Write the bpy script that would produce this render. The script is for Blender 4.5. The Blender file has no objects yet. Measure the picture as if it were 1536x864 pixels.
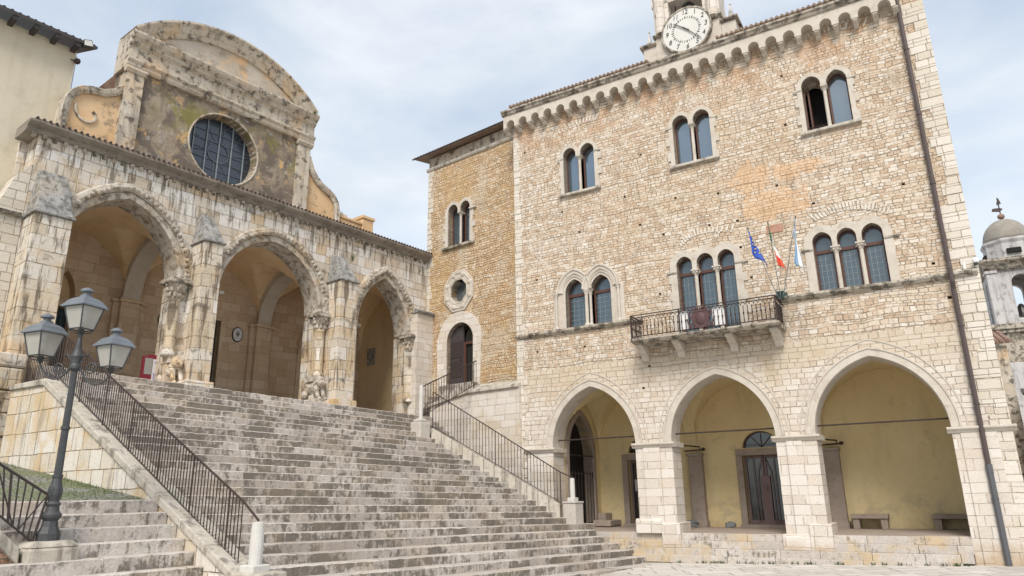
import bpy, bmesh, math, random
from mathutils import Vector, Matrix, noise
random.seed(7)
R=math.radians; PI=math.pi
sc=bpy.context.scene
col=sc.collection
# ------------------------------------------------------------------ camera
FPX=1058.717; PIT=0.28487533; ROL=-0.01508059; Z0=1.7
cp,sp,cr,sr=math.cos(PIT),math.sin(PIT),math.cos(ROL),math.sin(ROL)
VR=Vector((cr,-sr*sp,sr*cp)); VU=Vector((-sr,-cr*sp,cr*cp)); VF=Vector((0,cp,sp))
cam_d=bpy.data.cameras.new('camera'); cam=bpy.data.objects.new('camera',cam_d); col.objects.link(cam)
M=Matrix.Identity(4)
for i in range(3): M[i][0]=VR[i]; M[i][1]=VU[i]; M[i][2]=-VF[i]
M[2][3]=Z0; cam.matrix_world=M
cam_d.sensor_width=36; cam_d.lens=36*FPX/1536; cam_d.clip_end=5000; cam_d.clip_start=.05
sc.camera=cam
# ------------------------------------------------------------------ world, sun, exposure
SUN_EL,SUN_AZ=46,190     # azimuth the light comes from, clockwise from +Y
w=bpy.data.worlds.new('World'); sc.world=w; w.use_nodes=True
nt=w.node_tree; nt.nodes.clear(); N=nt.nodes.new; L=nt.links.new
out=N('ShaderNodeOutputWorld'); sky=N('ShaderNodeTexSky'); sky.sky_type='NISHITA'; sky.sun_disc=False
sky.sun_elevation=R(SUN_EL); sky.sun_rotation=R(SUN_AZ); sky.air_density=1.2; sky.dust_density=1.5
b1=N('ShaderNodeBackground'); b1.inputs[1].default_value=.085; L(sky.outputs[0],b1.inputs[0])
tc=N('ShaderNodeTexCoord'); mp=N('ShaderNodeMapping'); mp.inputs['Scale'].default_value=(1,1,2.3); mp.inputs['Rotation'].default_value=(.15,.1,.6); L(tc.outputs['Generated'],mp.inputs[0])
n1=N('ShaderNodeTexNoise'); n1.inputs['Scale'].default_value=1.9; n1.inputs['Detail'].default_value=9; n1.inputs['Roughness'].default_value=.52; n1.inputs['Distortion'].default_value=.5; L(mp.outputs[0],n1.inputs['Vector'])
cr1=N('ShaderNodeValToRGB'); cr1.color_ramp.elements[0].position=.36; cr1.color_ramp.elements[1].position=.60
cr1.color_ramp.elements[0].color=(.52,.52,.52,1); cr1.color_ramp.elements[1].color=(.97,.97,.97,1); L(n1.outputs[0],cr1.inputs[0])
n2=N('ShaderNodeTexNoise'); n2.inputs['Scale'].default_value=2.6; n2.inputs['Detail'].default_value=8; L(mp.outputs[0],n2.inputs['Vector'])
cr2=N('ShaderNodeValToRGB'); cr2.color_ramp.elements[0].color=(.64,.73,.83,1); cr2.color_ramp.elements[1].color=(.92,.96,1.0,1); cr2.color_ramp.elements[0].position=.36; cr2.color_ramp.elements[1].position=.60; L(n2.outputs[0],cr2.inputs[0])
b2=N('ShaderNodeBackground'); b2.inputs[1].default_value=.42; L(cr2.outputs[0],b2.inputs[0])
mx=N('ShaderNodeMixShader'); L(cr1.outputs[0],mx.inputs[0]); L(b1.outputs[0],mx.inputs[1]); L(b2.outputs[0],mx.inputs[2]); L(mx.outputs[0],out.inputs[0])
sd=bpy.data.lights.new('sun','SUN'); sd.energy=1.5; sd.angle=R(24); sd.color=(1,.92,.83)
so=bpy.data.objects.new('sun',sd); col.objects.link(so)
az=R(SUN_AZ); el=R(SUN_EL); sdir=Vector((math.sin(az)*math.cos(el),math.cos(az)*math.cos(el),math.sin(el)))
so.rotation_euler=sdir.to_track_quat('Z','Y').to_euler(); so.location=(0,0,60)
sc.view_settings.view_transform='Standard'; sc.view_settings.look='None'; sc.view_settings.gamma=1; sc.view_settings.exposure=1.30
sc.render.engine='CYCLES'
try:
    sc.cycles.max_bounces=8; sc.cycles.diffuse_bounces=6; sc.cycles.glossy_bounces=3; sc.cycles.transparent_max_bounces=6
except Exception: pass
# ------------------------------------------------------------------ frames
def ray(px,py):
    return VF+VR*((px-768)/FPX)+VU*(-(py-432)/FPX)
class Frame:
    """x = along the facade (u), y = into the building (-out), z = up; heights are relative to the eye"""
    def __init__(s,ox,oy,dx,dy,k=1.0):
        s.O=Vector((ox*k,oy*k,0)); s.d=Vector((dx,dy,0)); s.n=Vector((dy,-dx,0)); s.k=k
        s.rz=math.atan2(dy,dx)
    def px(s,px,py,o=0.0):
        d=ray(px,py); A=s.O+s.n*(o*s.k); t=(A.dot(s.n))/(d.dot(s.n)); Q=d*t
        return ((Q-s.O).dot(s.d)/s.k, Q.z/s.k)
    def pxu(s,px,py,u):
        d=ray(px,py); A=s.O+s.d*(u*s.k); t=A.dot(s.d)/d.dot(s.d); Q=d*t
        return ((Q-s.O).dot(s.n)/s.k, Q.z/s.k)
    def loc(s,u,o,z): return s.O+s.d*(u*s.k)+s.n*(o*s.k)+Vector((0,0,z*s.k+Z0))
PA=Frame(0.12464,19.85698,0.85645721,-0.51621802)
KC=1.03
WIo=PA.O-PA.n*.12
a3=-0.90136214; WI=Frame(WIo.x,WIo.y,-math.sin(a3),-math.cos(a3),KC)
a2=0.67428531; CH=Frame(-2.80111,22.32403,math.sin(a2),math.cos(a2),KC)
GR=Frame(0,0,1,0)
# ------------------------------------------------------------------ material helpers
class NT:
    def __init__(s,name):
        s.m=bpy.data.materials.new(name); s.m.use_nodes=True; s.t=s.m.node_tree; s.t.nodes.clear()
        s.o=s.t.nodes.new('ShaderNodeOutputMaterial'); s.b=s.t.nodes.new('ShaderNodeBsdfPrincipled'); s.t.links.new(s.b.outputs[0],s.o.inputs[0])
        s.tc=s.t.nodes.new('ShaderNodeTexCoord').outputs['Object']
        x=s.t.nodes.new('ShaderNodeSeparateXYZ'); s.l(s.tc,x.inputs[0]); s.x,s.y,s.z=x.outputs
    def l(s,a,b): s.t.links.new(a,b)
    def put(s,i,v):
        if isinstance(v,(int,float)): i.default_value=v
        elif isinstance(v,(tuple,list)): i.default_value=tuple(v) if len(v)==4 or len(i.default_value)==3 else (*v,1)
        else: s.l(v,i)
    def math(s,op,a,b=0,c=None,clamp=False):
        n=s.t.nodes.new('ShaderNodeMath'); n.operation=op; n.use_clamp=clamp; s.put(n.inputs[0],a); s.put(n.inputs[1],b)
        if c is not None: s.put(n.inputs[2],c)
        return n.outputs[0]
    def add(s,a,b): return s.math('ADD',a,b)
    def mul(s,a,b): return s.math('MULTIPLY',a,b)
    def sstep(s,v,a,b):
        n=s.t.nodes.new('ShaderNodeMapRange'); n.interpolation_type='SMOOTHSTEP'; s.put(n.inputs[0],v); s.put(n.inputs[1],a); s.put(n.inputs[2],b); return n.outputs[0]
    def vec(s,x,y,z=0):
        n=s.t.nodes.new('ShaderNodeCombineXYZ'); s.put(n.inputs[0],x); s.put(n.inputs[1],y); s.put(n.inputs[2],z); return n.outputs[0]
    def noise(s,v,scale,detail=4,rough=.55,dist=0,sx=1,sy=1,sz=1):
        n=s.t.nodes.new('ShaderNodeTexNoise')
        if (sx,sy,sz)!=(1,1,1):
            m=s.t.nodes.new('ShaderNodeMapping'); m.inputs['Scale'].default_value=(sx,sy,sz); s.l(v,m.inputs[0]); v=m.outputs[0]
        s.l(v,n.inputs['Vector']); n.inputs['Scale'].default_value=scale; n.inputs['Detail'].default_value=detail; n.inputs['Roughness'].default_value=rough; n.inputs['Distortion'].default_value=dist
        return n.outputs[0]
    def white(s,v):
        n=s.t.nodes.new('ShaderNodeTexWhiteNoise'); n.noise_dimensions='3D'; s.l(v,n.inputs[0]); return n.outputs[0]
    def ramp(s,v,stops,interp='LINEAR'):
        n=s.t.nodes.new('ShaderNodeValToRGB'); n.color_ramp.interpolation=interp; e=n.color_ramp.elements
        while len(e)<len(stops): e.new(.5)
        for i,(p,c) in enumerate(stops): e[i].position=p; e[i].color=(*c,1) if len(c)==3 else c
        s.l(v,n.inputs[0]); return n.outputs[0]
    def mix(s,f,a,b,mode='MIX'):
        n=s.t.nodes.new('ShaderNodeMix'); n.data_type='RGBA'; n.blend_type=mode; s.put(n.inputs[0],f); s.put(n.inputs[6],a); s.put(n.inputs[7],b); return n.outputs[2]
    def done(s,colr,rough=.9,bump=None,dist=.02,strength=.6,metal=0,spec=.3):
        s.put(s.b.inputs['Base Color'],colr); s.put(s.b.inputs['Roughness'],rough); s.put(s.b.inputs['Metallic'],metal); s.put(s.b.inputs['Specular IOR Level'],spec)
        if bump is not None:
            n=s.t.nodes.new('ShaderNodeBump'); n.inputs['Strength'].default_value=strength; n.inputs['Distance'].default_value=dist; s.l(bump,n.inputs['Height']); s.l(n.outputs[0],s.b.inputs['Normal'])
        return s.m
def masonry(name,h,wd,ramp,mortar,warp=.03,gap=.012,bump=.035,patch=None,streak=None,hvar=.6,horiz=False,zones=None,rag=.35,strength=.8,attrv=False,finedark=.25,soft=.55):
    n=NT(name)
    if horiz: U,V=n.x,n.y
    else: U,V=n.add(n.x,n.y),n.z
    P=n.vec(U,V,0)
    w1=n.noise(P,1.1,2); w2=n.noise(P,6,3)
    Vw=n.add(V,n.mul(n.add(w1,-.5),warp*4)); Vw=n.add(Vw,n.mul(n.add(w2,-.5),warp*rag*1.6))
    Uw=n.add(U,n.mul(n.add(n.noise(P,5,3),-.5),warp*rag*3))
    vn=n.noise(n.vec(0,n.mul(Vw,1.0),3.3),1.6/h*.35,1)
    Vr=n.add(n.mul(Vw,1/h),n.mul(vn,hvar*2))
    row=n.math('FLOOR',Vr); rr=n.white(n.vec(row,7.7,1.3))
    wr=n.mul(n.add(n.mul(rr,.8),.6),wd)
    un=n.noise(n.vec(n.mul(Uw,1.0),row,1.7),1.2/wd*.5,1)
    Ur=n.add(n.add(n.math('DIVIDE',Uw,wr),n.mul(rr,37.7)),n.mul(un,1.1))
    cl=n.math('FLOOR',Ur); rnd=n.white(n.vec(row,cl,2.2)); rnd2=n.white(n.vec(row,cl,9.1))
    fx=n.math('FRACT',Ur); fz=n.math('FRACT',Vr)
    dx=n.mul(n.math('MINIMUM',fx,n.math('SUBTRACT',1,fx)),wr); dz=n.mul(n.math('MINIMUM',fz,n.math('SUBTRACT',1,fz)),h)
    d=n.math('MINIMUM',dx,dz)
    fine=n.noise(P,24,5,.65)
    d=n.add(d,n.mul(n.add(fine,-.5),gap*1.4))
    st=n.sstep(d,gap*.15,gap*1.35); st=n.math('MAXIMUM',st,n.mul(n.sstep(n.noise(P,4.3,3,.6),.42,.62),soft))
    c=n.ramp(rnd,ramp)
    c=n.mix(n.mul(n.sstep(fine,.35,.75),.35),c,n.mix(.5,c,(1,.97,.9)))
    dk=n.noise(P,9,6,.7); c=n.mix(n.mul(n.sstep(dk,.55,.75),finedark),c,(.13,.11,.09))
    mo=n.mix(n.noise(P,3.1,4),mortar,tuple(k*.62 for k in mortar))
    c=n.mix(st,mo,c)
    if patch:
        for (pc,scl,t0,t1,amt,off) in patch:
            pm=n.noise(n.vec(n.add(U,off),V,off),scl,5,.6,.4); c=n.mix(n.mul(n.sstep(pm,t0,t1),amt),c,pc)
    if zones:
        for z in zones: c=z(n,c,U,V,P,st)
    if streak:
        for (sc_,amt,t0,t1,colr,z0,z1) in streak:
            s1=n.noise(n.vec(n.mul(U,3.4),n.mul(V,.42),.5),2.2,5,.65); m=n.sstep(s1,t0,t1)
            g=n.sstep(V,z0,z1); c=n.mix(n.mul(n.mul(m,g),amt),c,colr)
    hgt=n.add(n.add(n.mul(st,.55),n.mul(n.mul(rnd2,st),.45)),n.add(n.mul(fine,.28),n.mul(n.noise(P,11,3),.3)))
    return n.done(c,.92,hgt,bump,strength)
def stone(name,c0,c1,dark=(.08,.075,.065),damt=.5,scale=2.5,bump=.02,t0=.5,t1=.72,streak=0,warm=None,warmamt=.5):
    n=NT(name); P=n.tc
    a=n.noise(P,scale,6,.65); c=n.mix(n.sstep(a,.3,.7),c0,c1)
    f=n.noise(P,26,5,.7); c=n.mix(n.mul(f,.3),c,tuple(k*.55 for k in c0))
    if warm is not None: c=n.mix(n.mul(n.sstep(n.noise(P,1.3,5,.6,.5),.5,.68),warmamt),c,warm)
    if streak:
        s1=n.noise(P,3.2,5,.65,sx=1.6,sy=1.6,sz=.16); c=n.mix(n.mul(n.sstep(s1,.5,.66),streak),c,dark)
    dm=n.noise(P,scale*2.3,7,.72); c=n.mix(n.mul(n.sstep(dm,t0,t1),damt),c,dark)
    h=n.add(n.mul(a,.6),n.add(n.mul(f,.35),n.mul(n.noise(P,9,4),.5)))
    return n.done(c,.9,h,bump,.7)
def plain(name,c,rough=.6,metal=0,spec=.4,var=.25,bump=.004,scale=8):
    n=NT(name); f=n.noise(n.tc,scale,5,.6)
    cc=n.mix(n.mul(f,var),c,tuple(k*.45 for k in c)); return n.done(cc,rough,n.noise(n.tc,30,3),bump,.5,metal,spec)
# ---- palette
def fresco_zone(n,c,U,V,P,st):
    # remains of pinkish plaster between the first and second floor
    def el(cu,cv,ru,rv):
        a=n.mul(n.add(U,-cu),1/ru); b=n.mul(n.add(V,-cv),1/rv)
        return n.math('SQRT',n.add(n.mul(a,a),n.mul(b,b)))
    d=n.math('MINIMUM',el(7.35,6.75,.85,.42),el(6.95,7.55,.5,.4)); d=n.math('MINIMUM',d,el(7.9,7.55,.7,.25))
    e=n.add(d,n.mul(n.add(n.noise(P,3.0,7,.7),-.5),3.0))
    m=n.math('SUBTRACT',1,n.sstep(e,.7,1.15))
    pc=n.mix(n.noise(P,4,5),(.56,.35,.19),(.62,.44,.28))
    return n.mix(n.mul(m,.72),c,pc)
def whiten_low(n,c,U,V,P,st):
    # cleaner pale blocks of the ground storey
    m=n.math('SUBTRACT',1,n.sstep(n.add(V,n.mul(n.add(n.noise(P,1.0,5),-.5),2.2)),2.0,4.2))
    cc=n.mix(.5,c,(.56,.52,.46)); return n.mix(n.mul(m,.8),c,cc)
def rust_top(n,c,U,V,P,st):
    m=n.mul(n.sstep(V,9.3,10.7),n.sstep(n.noise(P,1.3,5,.6),.46,.58))
    return n.mix(n.mul(m,.5),c,(.45,.26,.14))
def foot_dirt(n,c,U,V,P,st):
    m=n.math('SUBTRACT',1,n.sstep(n.add(V,n.mul(n.noise(P,3,5),.8)),-1.0,-.55))
    return n.mix(n.mul(m,.6),c,(.36,.24,.12))
RUB=[(0,(.42,.305,.205)),(.3,(.49,.385,.28)),(.55,(.53,.44,.335)),(.8,(.57,.50,.41)),(1,(.61,.56,.49))]
M_pal=masonry('rubble_limestone',.078,.15,RUB,(.41,.325,.235),warp=.04,gap=.009,bump=.045,hvar=.9,patch=[((.50,.38,.25),.5,.5,.7,.35,3.),((.58,.52,.45),.8,.52,.68,.4,13.),((.30,.22,.15),1.6,.58,.74,.45,9.)],zones=[whiten_low,fresco_zone,rust_top,foot_dirt],rag=.6,finedark=.38,soft=.8,streak=[(1,.35,.52,.68,(.24,.19,.14),-9,-8)])
M_arc=masonry('pale_coursed_limestone',.125,.24,[(0,(.47,.405,.335)),(.35,(.54,.485,.42)),(.75,(.585,.54,.485)),(1,(.61,.575,.53))],(.44,.37,.30),warp=.02,gap=.008,bump=.03,hvar=.6,patch=[((.46,.36,.22),.6,.5,.68,.45,4.)],zones=[foot_dirt,lambda n,c,U,V,P,st:n.mix(n.mul(n.sstep(n.add(V,n.mul(n.noise(P,1.2,5),1.6)),2.6,4.0),.5),c,(.47,.38,.26))],rag=.4,finedark=.25,soft=.75)
M_ash=masonry('pale_ashlar',.21,.46,[(0,(.49,.435,.37)),(.4,(.56,.515,.46)),(.8,(.60,.565,.52)),(1,(.52,.455,.38))],(.45,.38,.31),warp=.012,gap=.007,bump=.016,hvar=.5,patch=[((.47,.36,.2),.9,.52,.7,.35,1.)],zones=[foot_dirt],finedark=.25,soft=.8)
M_wing=masonry('ochre_rubble',.08,.13,[(0,(.40,.265,.15)),(.4,(.49,.35,.21)),(.7,(.54,.425,.29)),(1,(.59,.51,.40))],(.45,.30,.155),warp=.05,gap=.016,bump=.05,hvar=1.0,patch=[((.49,.33,.15),.7,.47,.62,.5,5.),((.54,.48,.38),1.0,.5,.64,.55,2.)],rag=.7,finedark=.35)
M_quoin=masonry('pale_quoins',.2,.34,[(0,(.50,.45,.37)),(1,(.60,.56,.50))],(.36,.29,.2),warp=.01,gap=.008,bump=.02,finedark=.25)
def ch_warm(n,c,U,V,P,st):
    m=n.mul(n.math('SUBTRACT',1,n.sstep(n.add(V,n.mul(n.noise(P,2,5),1.3)),3.2,5.0)),n.sstep(n.noise(P,1.7,5,.6,.4),.4,.58))
    return n.mix(n.mul(m,.62),c,(.54,.37,.19))
M_ch=masonry('weathered_ashlar',.27,.42,[(0,(.46,.39,.30)),(.25,(.55,.505,.44)),(.6,(.61,.59,.555)),(.85,(.63,.61,.58)),(1,(.48,.36,.22))],(.25,.20,.14),warp=.014,gap=.008,bump=.02,hvar=.5,
   patch=[((.45,.32,.17),1.1,.5,.64,.6,6.),((.13,.105,.08),2.2,.58,.7,.7,2.)],streak=[(1,.85,.50,.60,(.10,.08,.055),6.1,7.6)],zones=[ch_warm],finedark=.35)
M_chp=masonry('stained_pier_stone',.3,.5,[(0,(.46,.38,.27)),(.5,(.56,.52,.45)),(1,(.62,.59,.54))],(.33,.26,.18),warp=.02,gap=.008,bump=.035,hvar=.6,soft=.8,streak=[(1,.8,.5,.62,(.11,.085,.06),-9,-8)],
   patch=[((.52,.38,.22),1.2,.5,.66,.6,4.),((.10,.085,.065),2.6,.56,.68,.7,7.)],zones=[ch_warm],finedark=.4)
M_inn=masonry('portico_brown_stone',.26,.45,[(0,(.46,.325,.205)),(.5,(.53,.39,.26)),(1,(.59,.46,.33))],(.40,.29,.19),warp=.014,gap=.004,bump=.012,patch=[((.46,.34,.2),.8,.5,.7,.5,2.)],finedark=.25)
M_cheek=masonry('cheek_wall_blocks',.33,.5,[(0,(.50,.43,.33)),(.5,(.57,.53,.46)),(1,(.62,.59,.54))],(.30,.22,.13),warp=.012,gap=.009,bump=.025,hvar=.3,patch=[((.52,.37,.18),1.3,.48,.62,.6,4.)],streak=[(1,.5,.52,.66,(.20,.19,.18),-5,-4)],finedark=.3)
M_brick=masonry('old_red_brick',.06,.2,[(0,(.19,.09,.05)),(.6,(.27,.14,.08)),(1,(.33,.2,.13))],(.2,.17,.13),warp=.008,gap=.01,bump=.02)
M_pave=masonry('piazza_paving',.42,.7,[(0,(.45,.42,.38)),(.5,(.53,.50,.46)),(1,(.59,.565,.53))],(.26,.235,.20),warp=.01,gap=.014,bump=.02,hvar=.3,horiz=True,patch=[((.36,.33,.29),.9,.48,.66,.5,2.)],soft=.2,finedark=.4)
M_mold=stone('dressed_limestone',(.50,.45,.38),(.59,.55,.49),dark=(.22,.18,.13),damt=.4,bump=.012)
M_white=stone('white_marble_post',(.55,.54,.51),(.62,.61,.58),dark=(.25,.23,.2),damt=.35,bump=.01)
M_ped=stone('weathered_pedestal_stone',(.47,.44,.40),(.55,.52,.47),dark=(.20,.18,.15),damt=.5,bump=.015)
M_weath=stone('black_stained_stone',(.40,.35,.28),(.50,.46,.40),dark=(.055,.048,.036),damt=.85,scale=2.2,bump=.03,t0=.42,t1=.6)
M_slate=stone('grey_lichen_stone',(.25,.25,.245),(.38,.375,.36),dark=(.09,.085,.075),damt=.8,scale=3.5,bump=.04,t0=.44,t1=.62,warm=(.42,.36,.27),warmamt=.5)
M_stainmold=stone('stained_arch_stone',(.48,.43,.36),(.58,.55,.49),dark=(.12,.09,.06),damt=.75,scale=2.6,bump=.03,t0=.45,t1=.62,warm=(.42,.29,.15),warmamt=.6)
M_corn=stone('streaked_cornice_stone',(.44,.40,.33),(.55,.52,.46),dark=(.07,.06,.05),damt=.6,bump=.02,streak=.6)
def facade_plaster():
    n=NT('mouldy_facade_plaster'); P=n.tc
    a=n.noise(P,1.3,7,.65,.3); c=n.mix(n.sstep(a,.32,.68),(.21,.165,.12),(.33,.275,.21))
    c=n.mix(n.mul(n.sstep(n.noise(P,2.1,6,.65,.4),.45,.58),.85),c,(.12,.10,.085))
    s1=n.noise(P,2.6,5,.65,sx=1.5,sy=1.5,sz=.2); c=n.mix(n.mul(n.sstep(s1,.5,.64),.55),c,(.15,.125,.1))
    c=n.mix(n.mul(n.sstep(n.noise(P,1.7,5,.6,.6),.58,.66),.8),c,(.55,.36,.16))
    e=n.math('SUBTRACT',1,n.sstep(n.math('ABSOLUTE',n.add(n.z,-9.75)),.1,.75)); g=n.mul(e,n.sstep(n.noise(P,1.5,5),.46,.6))
    g=n.mul(g,n.sstep(n.add(n.x,9.6),.0,.6)); c=n.mix(n.mul(g,.85),c,(.19,.175,.05))
    c=n.mix(n.mul(n.sstep(n.noise(P,5,6,.7),.56,.68),.5),c,(.50,.50,.48))
    return n.done(c,.92,n.add(a,n.noise(P,14,5)),.02,.7)
M_fac=facade_plaster()
M_orange=stone('orange_plaster',(.62,.41,.22),(.68,.50,.31),dark=(.14,.12,.1),damt=.65,scale=1.2,bump=.012,t0=.52,t1=.66)
M_trim=stone('aged_plaster_trim',(.48,.42,.33),(.58,.53,.45),dark=(.07,.06,.05),damt=.85,scale=1.9,bump=.02,t0=.5,t1=.62,warm=(.60,.40,.22),warmamt=.5,streak=.45)
M_gable=stone('pale_gable_plaster',(.48,.41,.32),(.57,.52,.45),dark=(.22,.19,.16),damt=.6,scale=1.1,bump=.012,t0=.48,t1=.64,warm=(.66,.42,.22),warmamt=.85)
M_cream=stone('cream_plaster',(.58,.52,.40),(.63,.575,.46),dark=(.36,.32,.24),damt=.35,bump=.01,scale=.9,streak=.18)
def ochre(name,c0,c1,dark,damt=.5,zl=None):
    n=NT(name); P=n.tc; a=n.noise(P,1.1,6,.6); c=n.mix(n.sstep(a,.3,.7),c0,c1); c=n.mix(n.mul(n.sstep(n.noise(P,7,6,.7),.5,.7),.22),c,dark); c=n.mix(n.mul(n.sstep(n.noise(P,2.2,5,.6,sz=.25),.52,.68),.22),c,dark)
    c=n.mix(n.mul(n.sstep(n.noise(P,1.9,6,.6,.5),.56,.7),damt*.5),c,dark)
    if zl is not None:
        m=n.math('SUBTRACT',1,n.sstep(n.add(n.z,n.mul(n.noise(P,2.4,5,.6),.9)),zl+.35,zl+.8)); c=n.mix(n.mul(m,damt*.8),c,(.42,.29,.13)); d2=n.mul(n.sstep(n.noise(P,1.6,6,.65),.5,.6),n.math('SUBTRACT',1,n.sstep(n.z,zl+.4,zl+1.1))); c=n.mix(n.mul(d2,.4),c,(.36,.31,.24))
    return n.done(c,.9,n.noise(P,16,5),.008,.5)
M_vault=ochre('vault_ochre_plaster',(.70,.50,.29),(.73,.56,.36),(.42,.28,.17),.7)
M_yel=ochre('loggia_yellow_plaster',(.69,.57,.32),(.73,.62,.37),(.42,.33,.21),.6,-1.0)
M_end=ochre('portico_end_plaster',(.60,.45,.26),(.64,.50,.31),(.3,.22,.12),.4,2.3)
M_tile=stone('old_roof_tiles',(.23,.16,.12),(.31,.23,.17),dark=(.09,.08,.07),damt=.6,bump=.02)
M_redtile=stone('red_roof_tiles',(.24,.14,.10),(.33,.23,.18),dark=(.10,.08,.07),damt=.7,bump=.02)
M_iron=plain('wrought_iron',(.055,.042,.04),.55,.3)
M_rust=plain('rusty_iron',(.05,.034,.03),.7,.2)
M_lamp=plain('grey_cast_iron',(.075,.08,.085),.55,.2,var=.7,bump=.01,scale=14)
M_lroof=plain('lantern_zinc',(.20,.225,.25),.45,.3,var=.6,bump=.008,scale=10)
M_wood=plain('brown_window_wood',(.09,.04,.028),.5)
M_doorm=plain('mauve_door_wood',(.21,.145,.14),.5)
M_green=plain('dark_green_paint',(.018,.035,.035),.45)
M_black=plain('painted_dark_interior',(.012,.011,.011),.9)  # flat black, puts the shade inside openings and rooms into the colour
M_pipe=plain('brown_downpipe',(.085,.065,.062),.5,.1)
M_pipeg=plain('grey_downpipe',(.11,.115,.125),.45,.2)
M_gutter=plain('dark_gutter',(.05,.043,.04),.5)
M_bell=plain('bronze_bell',(.05,.05,.05),.4,.6)
M_clock=stone('clock_enamel',(.62,.62,.59),(.66,.66,.63),dark=(.42,.40,.34),damt=.4,bump=.003)
M_ink=plain('dark_clock_paint',(.035,.035,.04),.6)
M_hand=plain('clock_hand_iron',(.10,.07,.06),.6)
M_fwhite=plain('white_cloth',(.72,.72,.72),.9,var=.1); M_fblue=plain('blue_cloth',(.05,.11,.46),.9,var=.3); M_fgreen=plain('green_cloth',(.02,.22,.09),.9); M_fred=plain('red_cloth',(.62,.09,.05),.9)
M_flight=plain('light_blue_cloth',(.25,.42,.62),.9,var=.2); M_gold=plain('yellow_paint',(.7,.55,.1),.6)
M_redb=plain('crimson_board',(.22,.02,.035),.6); M_paper=plain('pale_paper',(.66,.66,.68),.8,var=.15); M_lilac=plain('lilac_print',(.38,.37,.6),.8); M_greyp=plain('grey_print',(.36,.36,.34),.8,var=.6,scale=16)
M_faded=stone('faded_red_panel',(.36,.17,.12),(.46,.30,.22),dark=(.2,.1,.08),damt=.5,scale=7,bump=.003)
M_plq=stone('white_ceramic',(.62,.62,.62),(.66,.66,.66),dark=(.35,.2,.18),damt=.3,scale=9,bump=.002)
M_darkc=stone('blackened_cornice_stone',(.20,.175,.15),(.30,.27,.23),dark=(.05,.045,.035),damt=.7,bump=.02)
M_rib=stone('pale_rib_stone',(.54,.48,.40),(.60,.55,.48),dark=(.28,.22,.16),damt=.4,bump=.015)
M_greystone=stone('grey_boulder',(.17,.18,.19),(.24,.25,.26),damt=.3,bump=.02)
M_peper=stone('brown_peperino',(.32,.265,.225),(.40,.34,.29),dark=(.15,.12,.1),damt=.5,bump=.015)
M_plasterg=stone('stained_white_render',(.46,.45,.45),(.56,.55,.54),dark=(.16,.15,.15),damt=.75,scale=1.1,bump=.01,t0=.5,t1=.66,streak=.5)
M_dome=stone('lead_grey_dome',(.24,.22,.19),(.31,.29,.25),dark=(.13,.12,.1),damt=.4,bump=.01)
def glass(name,c,gl,rough=.06):
    n=NT(name); g=n.t.nodes.new('ShaderNodeBsdfGlossy'); g.inputs['Roughness'].default_value=rough; g.inputs[0].default_value=(.8,.88,.95,1)
    n.put(n.b.inputs['Base Color'],n.mix(n.mul(n.noise(n.tc,3,4),.5),c,tuple(k*.5 for k in c))); n.b.inputs['Roughness'].default_value=.25
    m=n.t.nodes.new('ShaderNodeMixShader'); m.inputs[0].default_value=gl; n.l(n.b.outputs[0],m.inputs[1]); n.l(g.outputs[0],m.inputs[2]); n.l(m.outputs[0],n.o.inputs[0])
    bn=n.t.nodes.new('ShaderNodeBump'); bn.inputs['Strength'].default_value=.12; bn.inputs['Distance'].default_value=.01; n.l(n.noise(n.tc,1.7,2),bn.inputs['Height']); n.l(bn.outputs[0],g.inputs['Normal'])
    return n.m
M_gl=glass('window_glass',(.045,.075,.10),.24); M_gld=glass('leaded_glass',(.035,.06,.075),.09,.2); M_gldoor=glass('door_glass',(.02,.022,.022),.06)
M_rose=glass('dark_stained_glass',(.022,.03,.045),.05,.25)
def lantern_glass():
    n=NT('frosted_lantern_glass'); n.done(n.mix(n.mul(n.noise(n.tc,5,5,.7),.8),(.62,.62,.58),(.36,.34,.29)),.3)
    t=n.t.nodes.new('ShaderNodeBsdfTransparent'); m=n.t.nodes.new('ShaderNodeMixShader'); m.inputs[0].default_value=.38
    n.l(n.b.outputs[0],m.inputs[1]); n.l(t.outputs[0],m.inputs[2]); n.l(m.outputs[0],n.o.inputs[0]); return n.m
M_lgl=lantern_glass()
M_lead=plain('pale_window_lead',(.25,.29,.31),.6)
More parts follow.
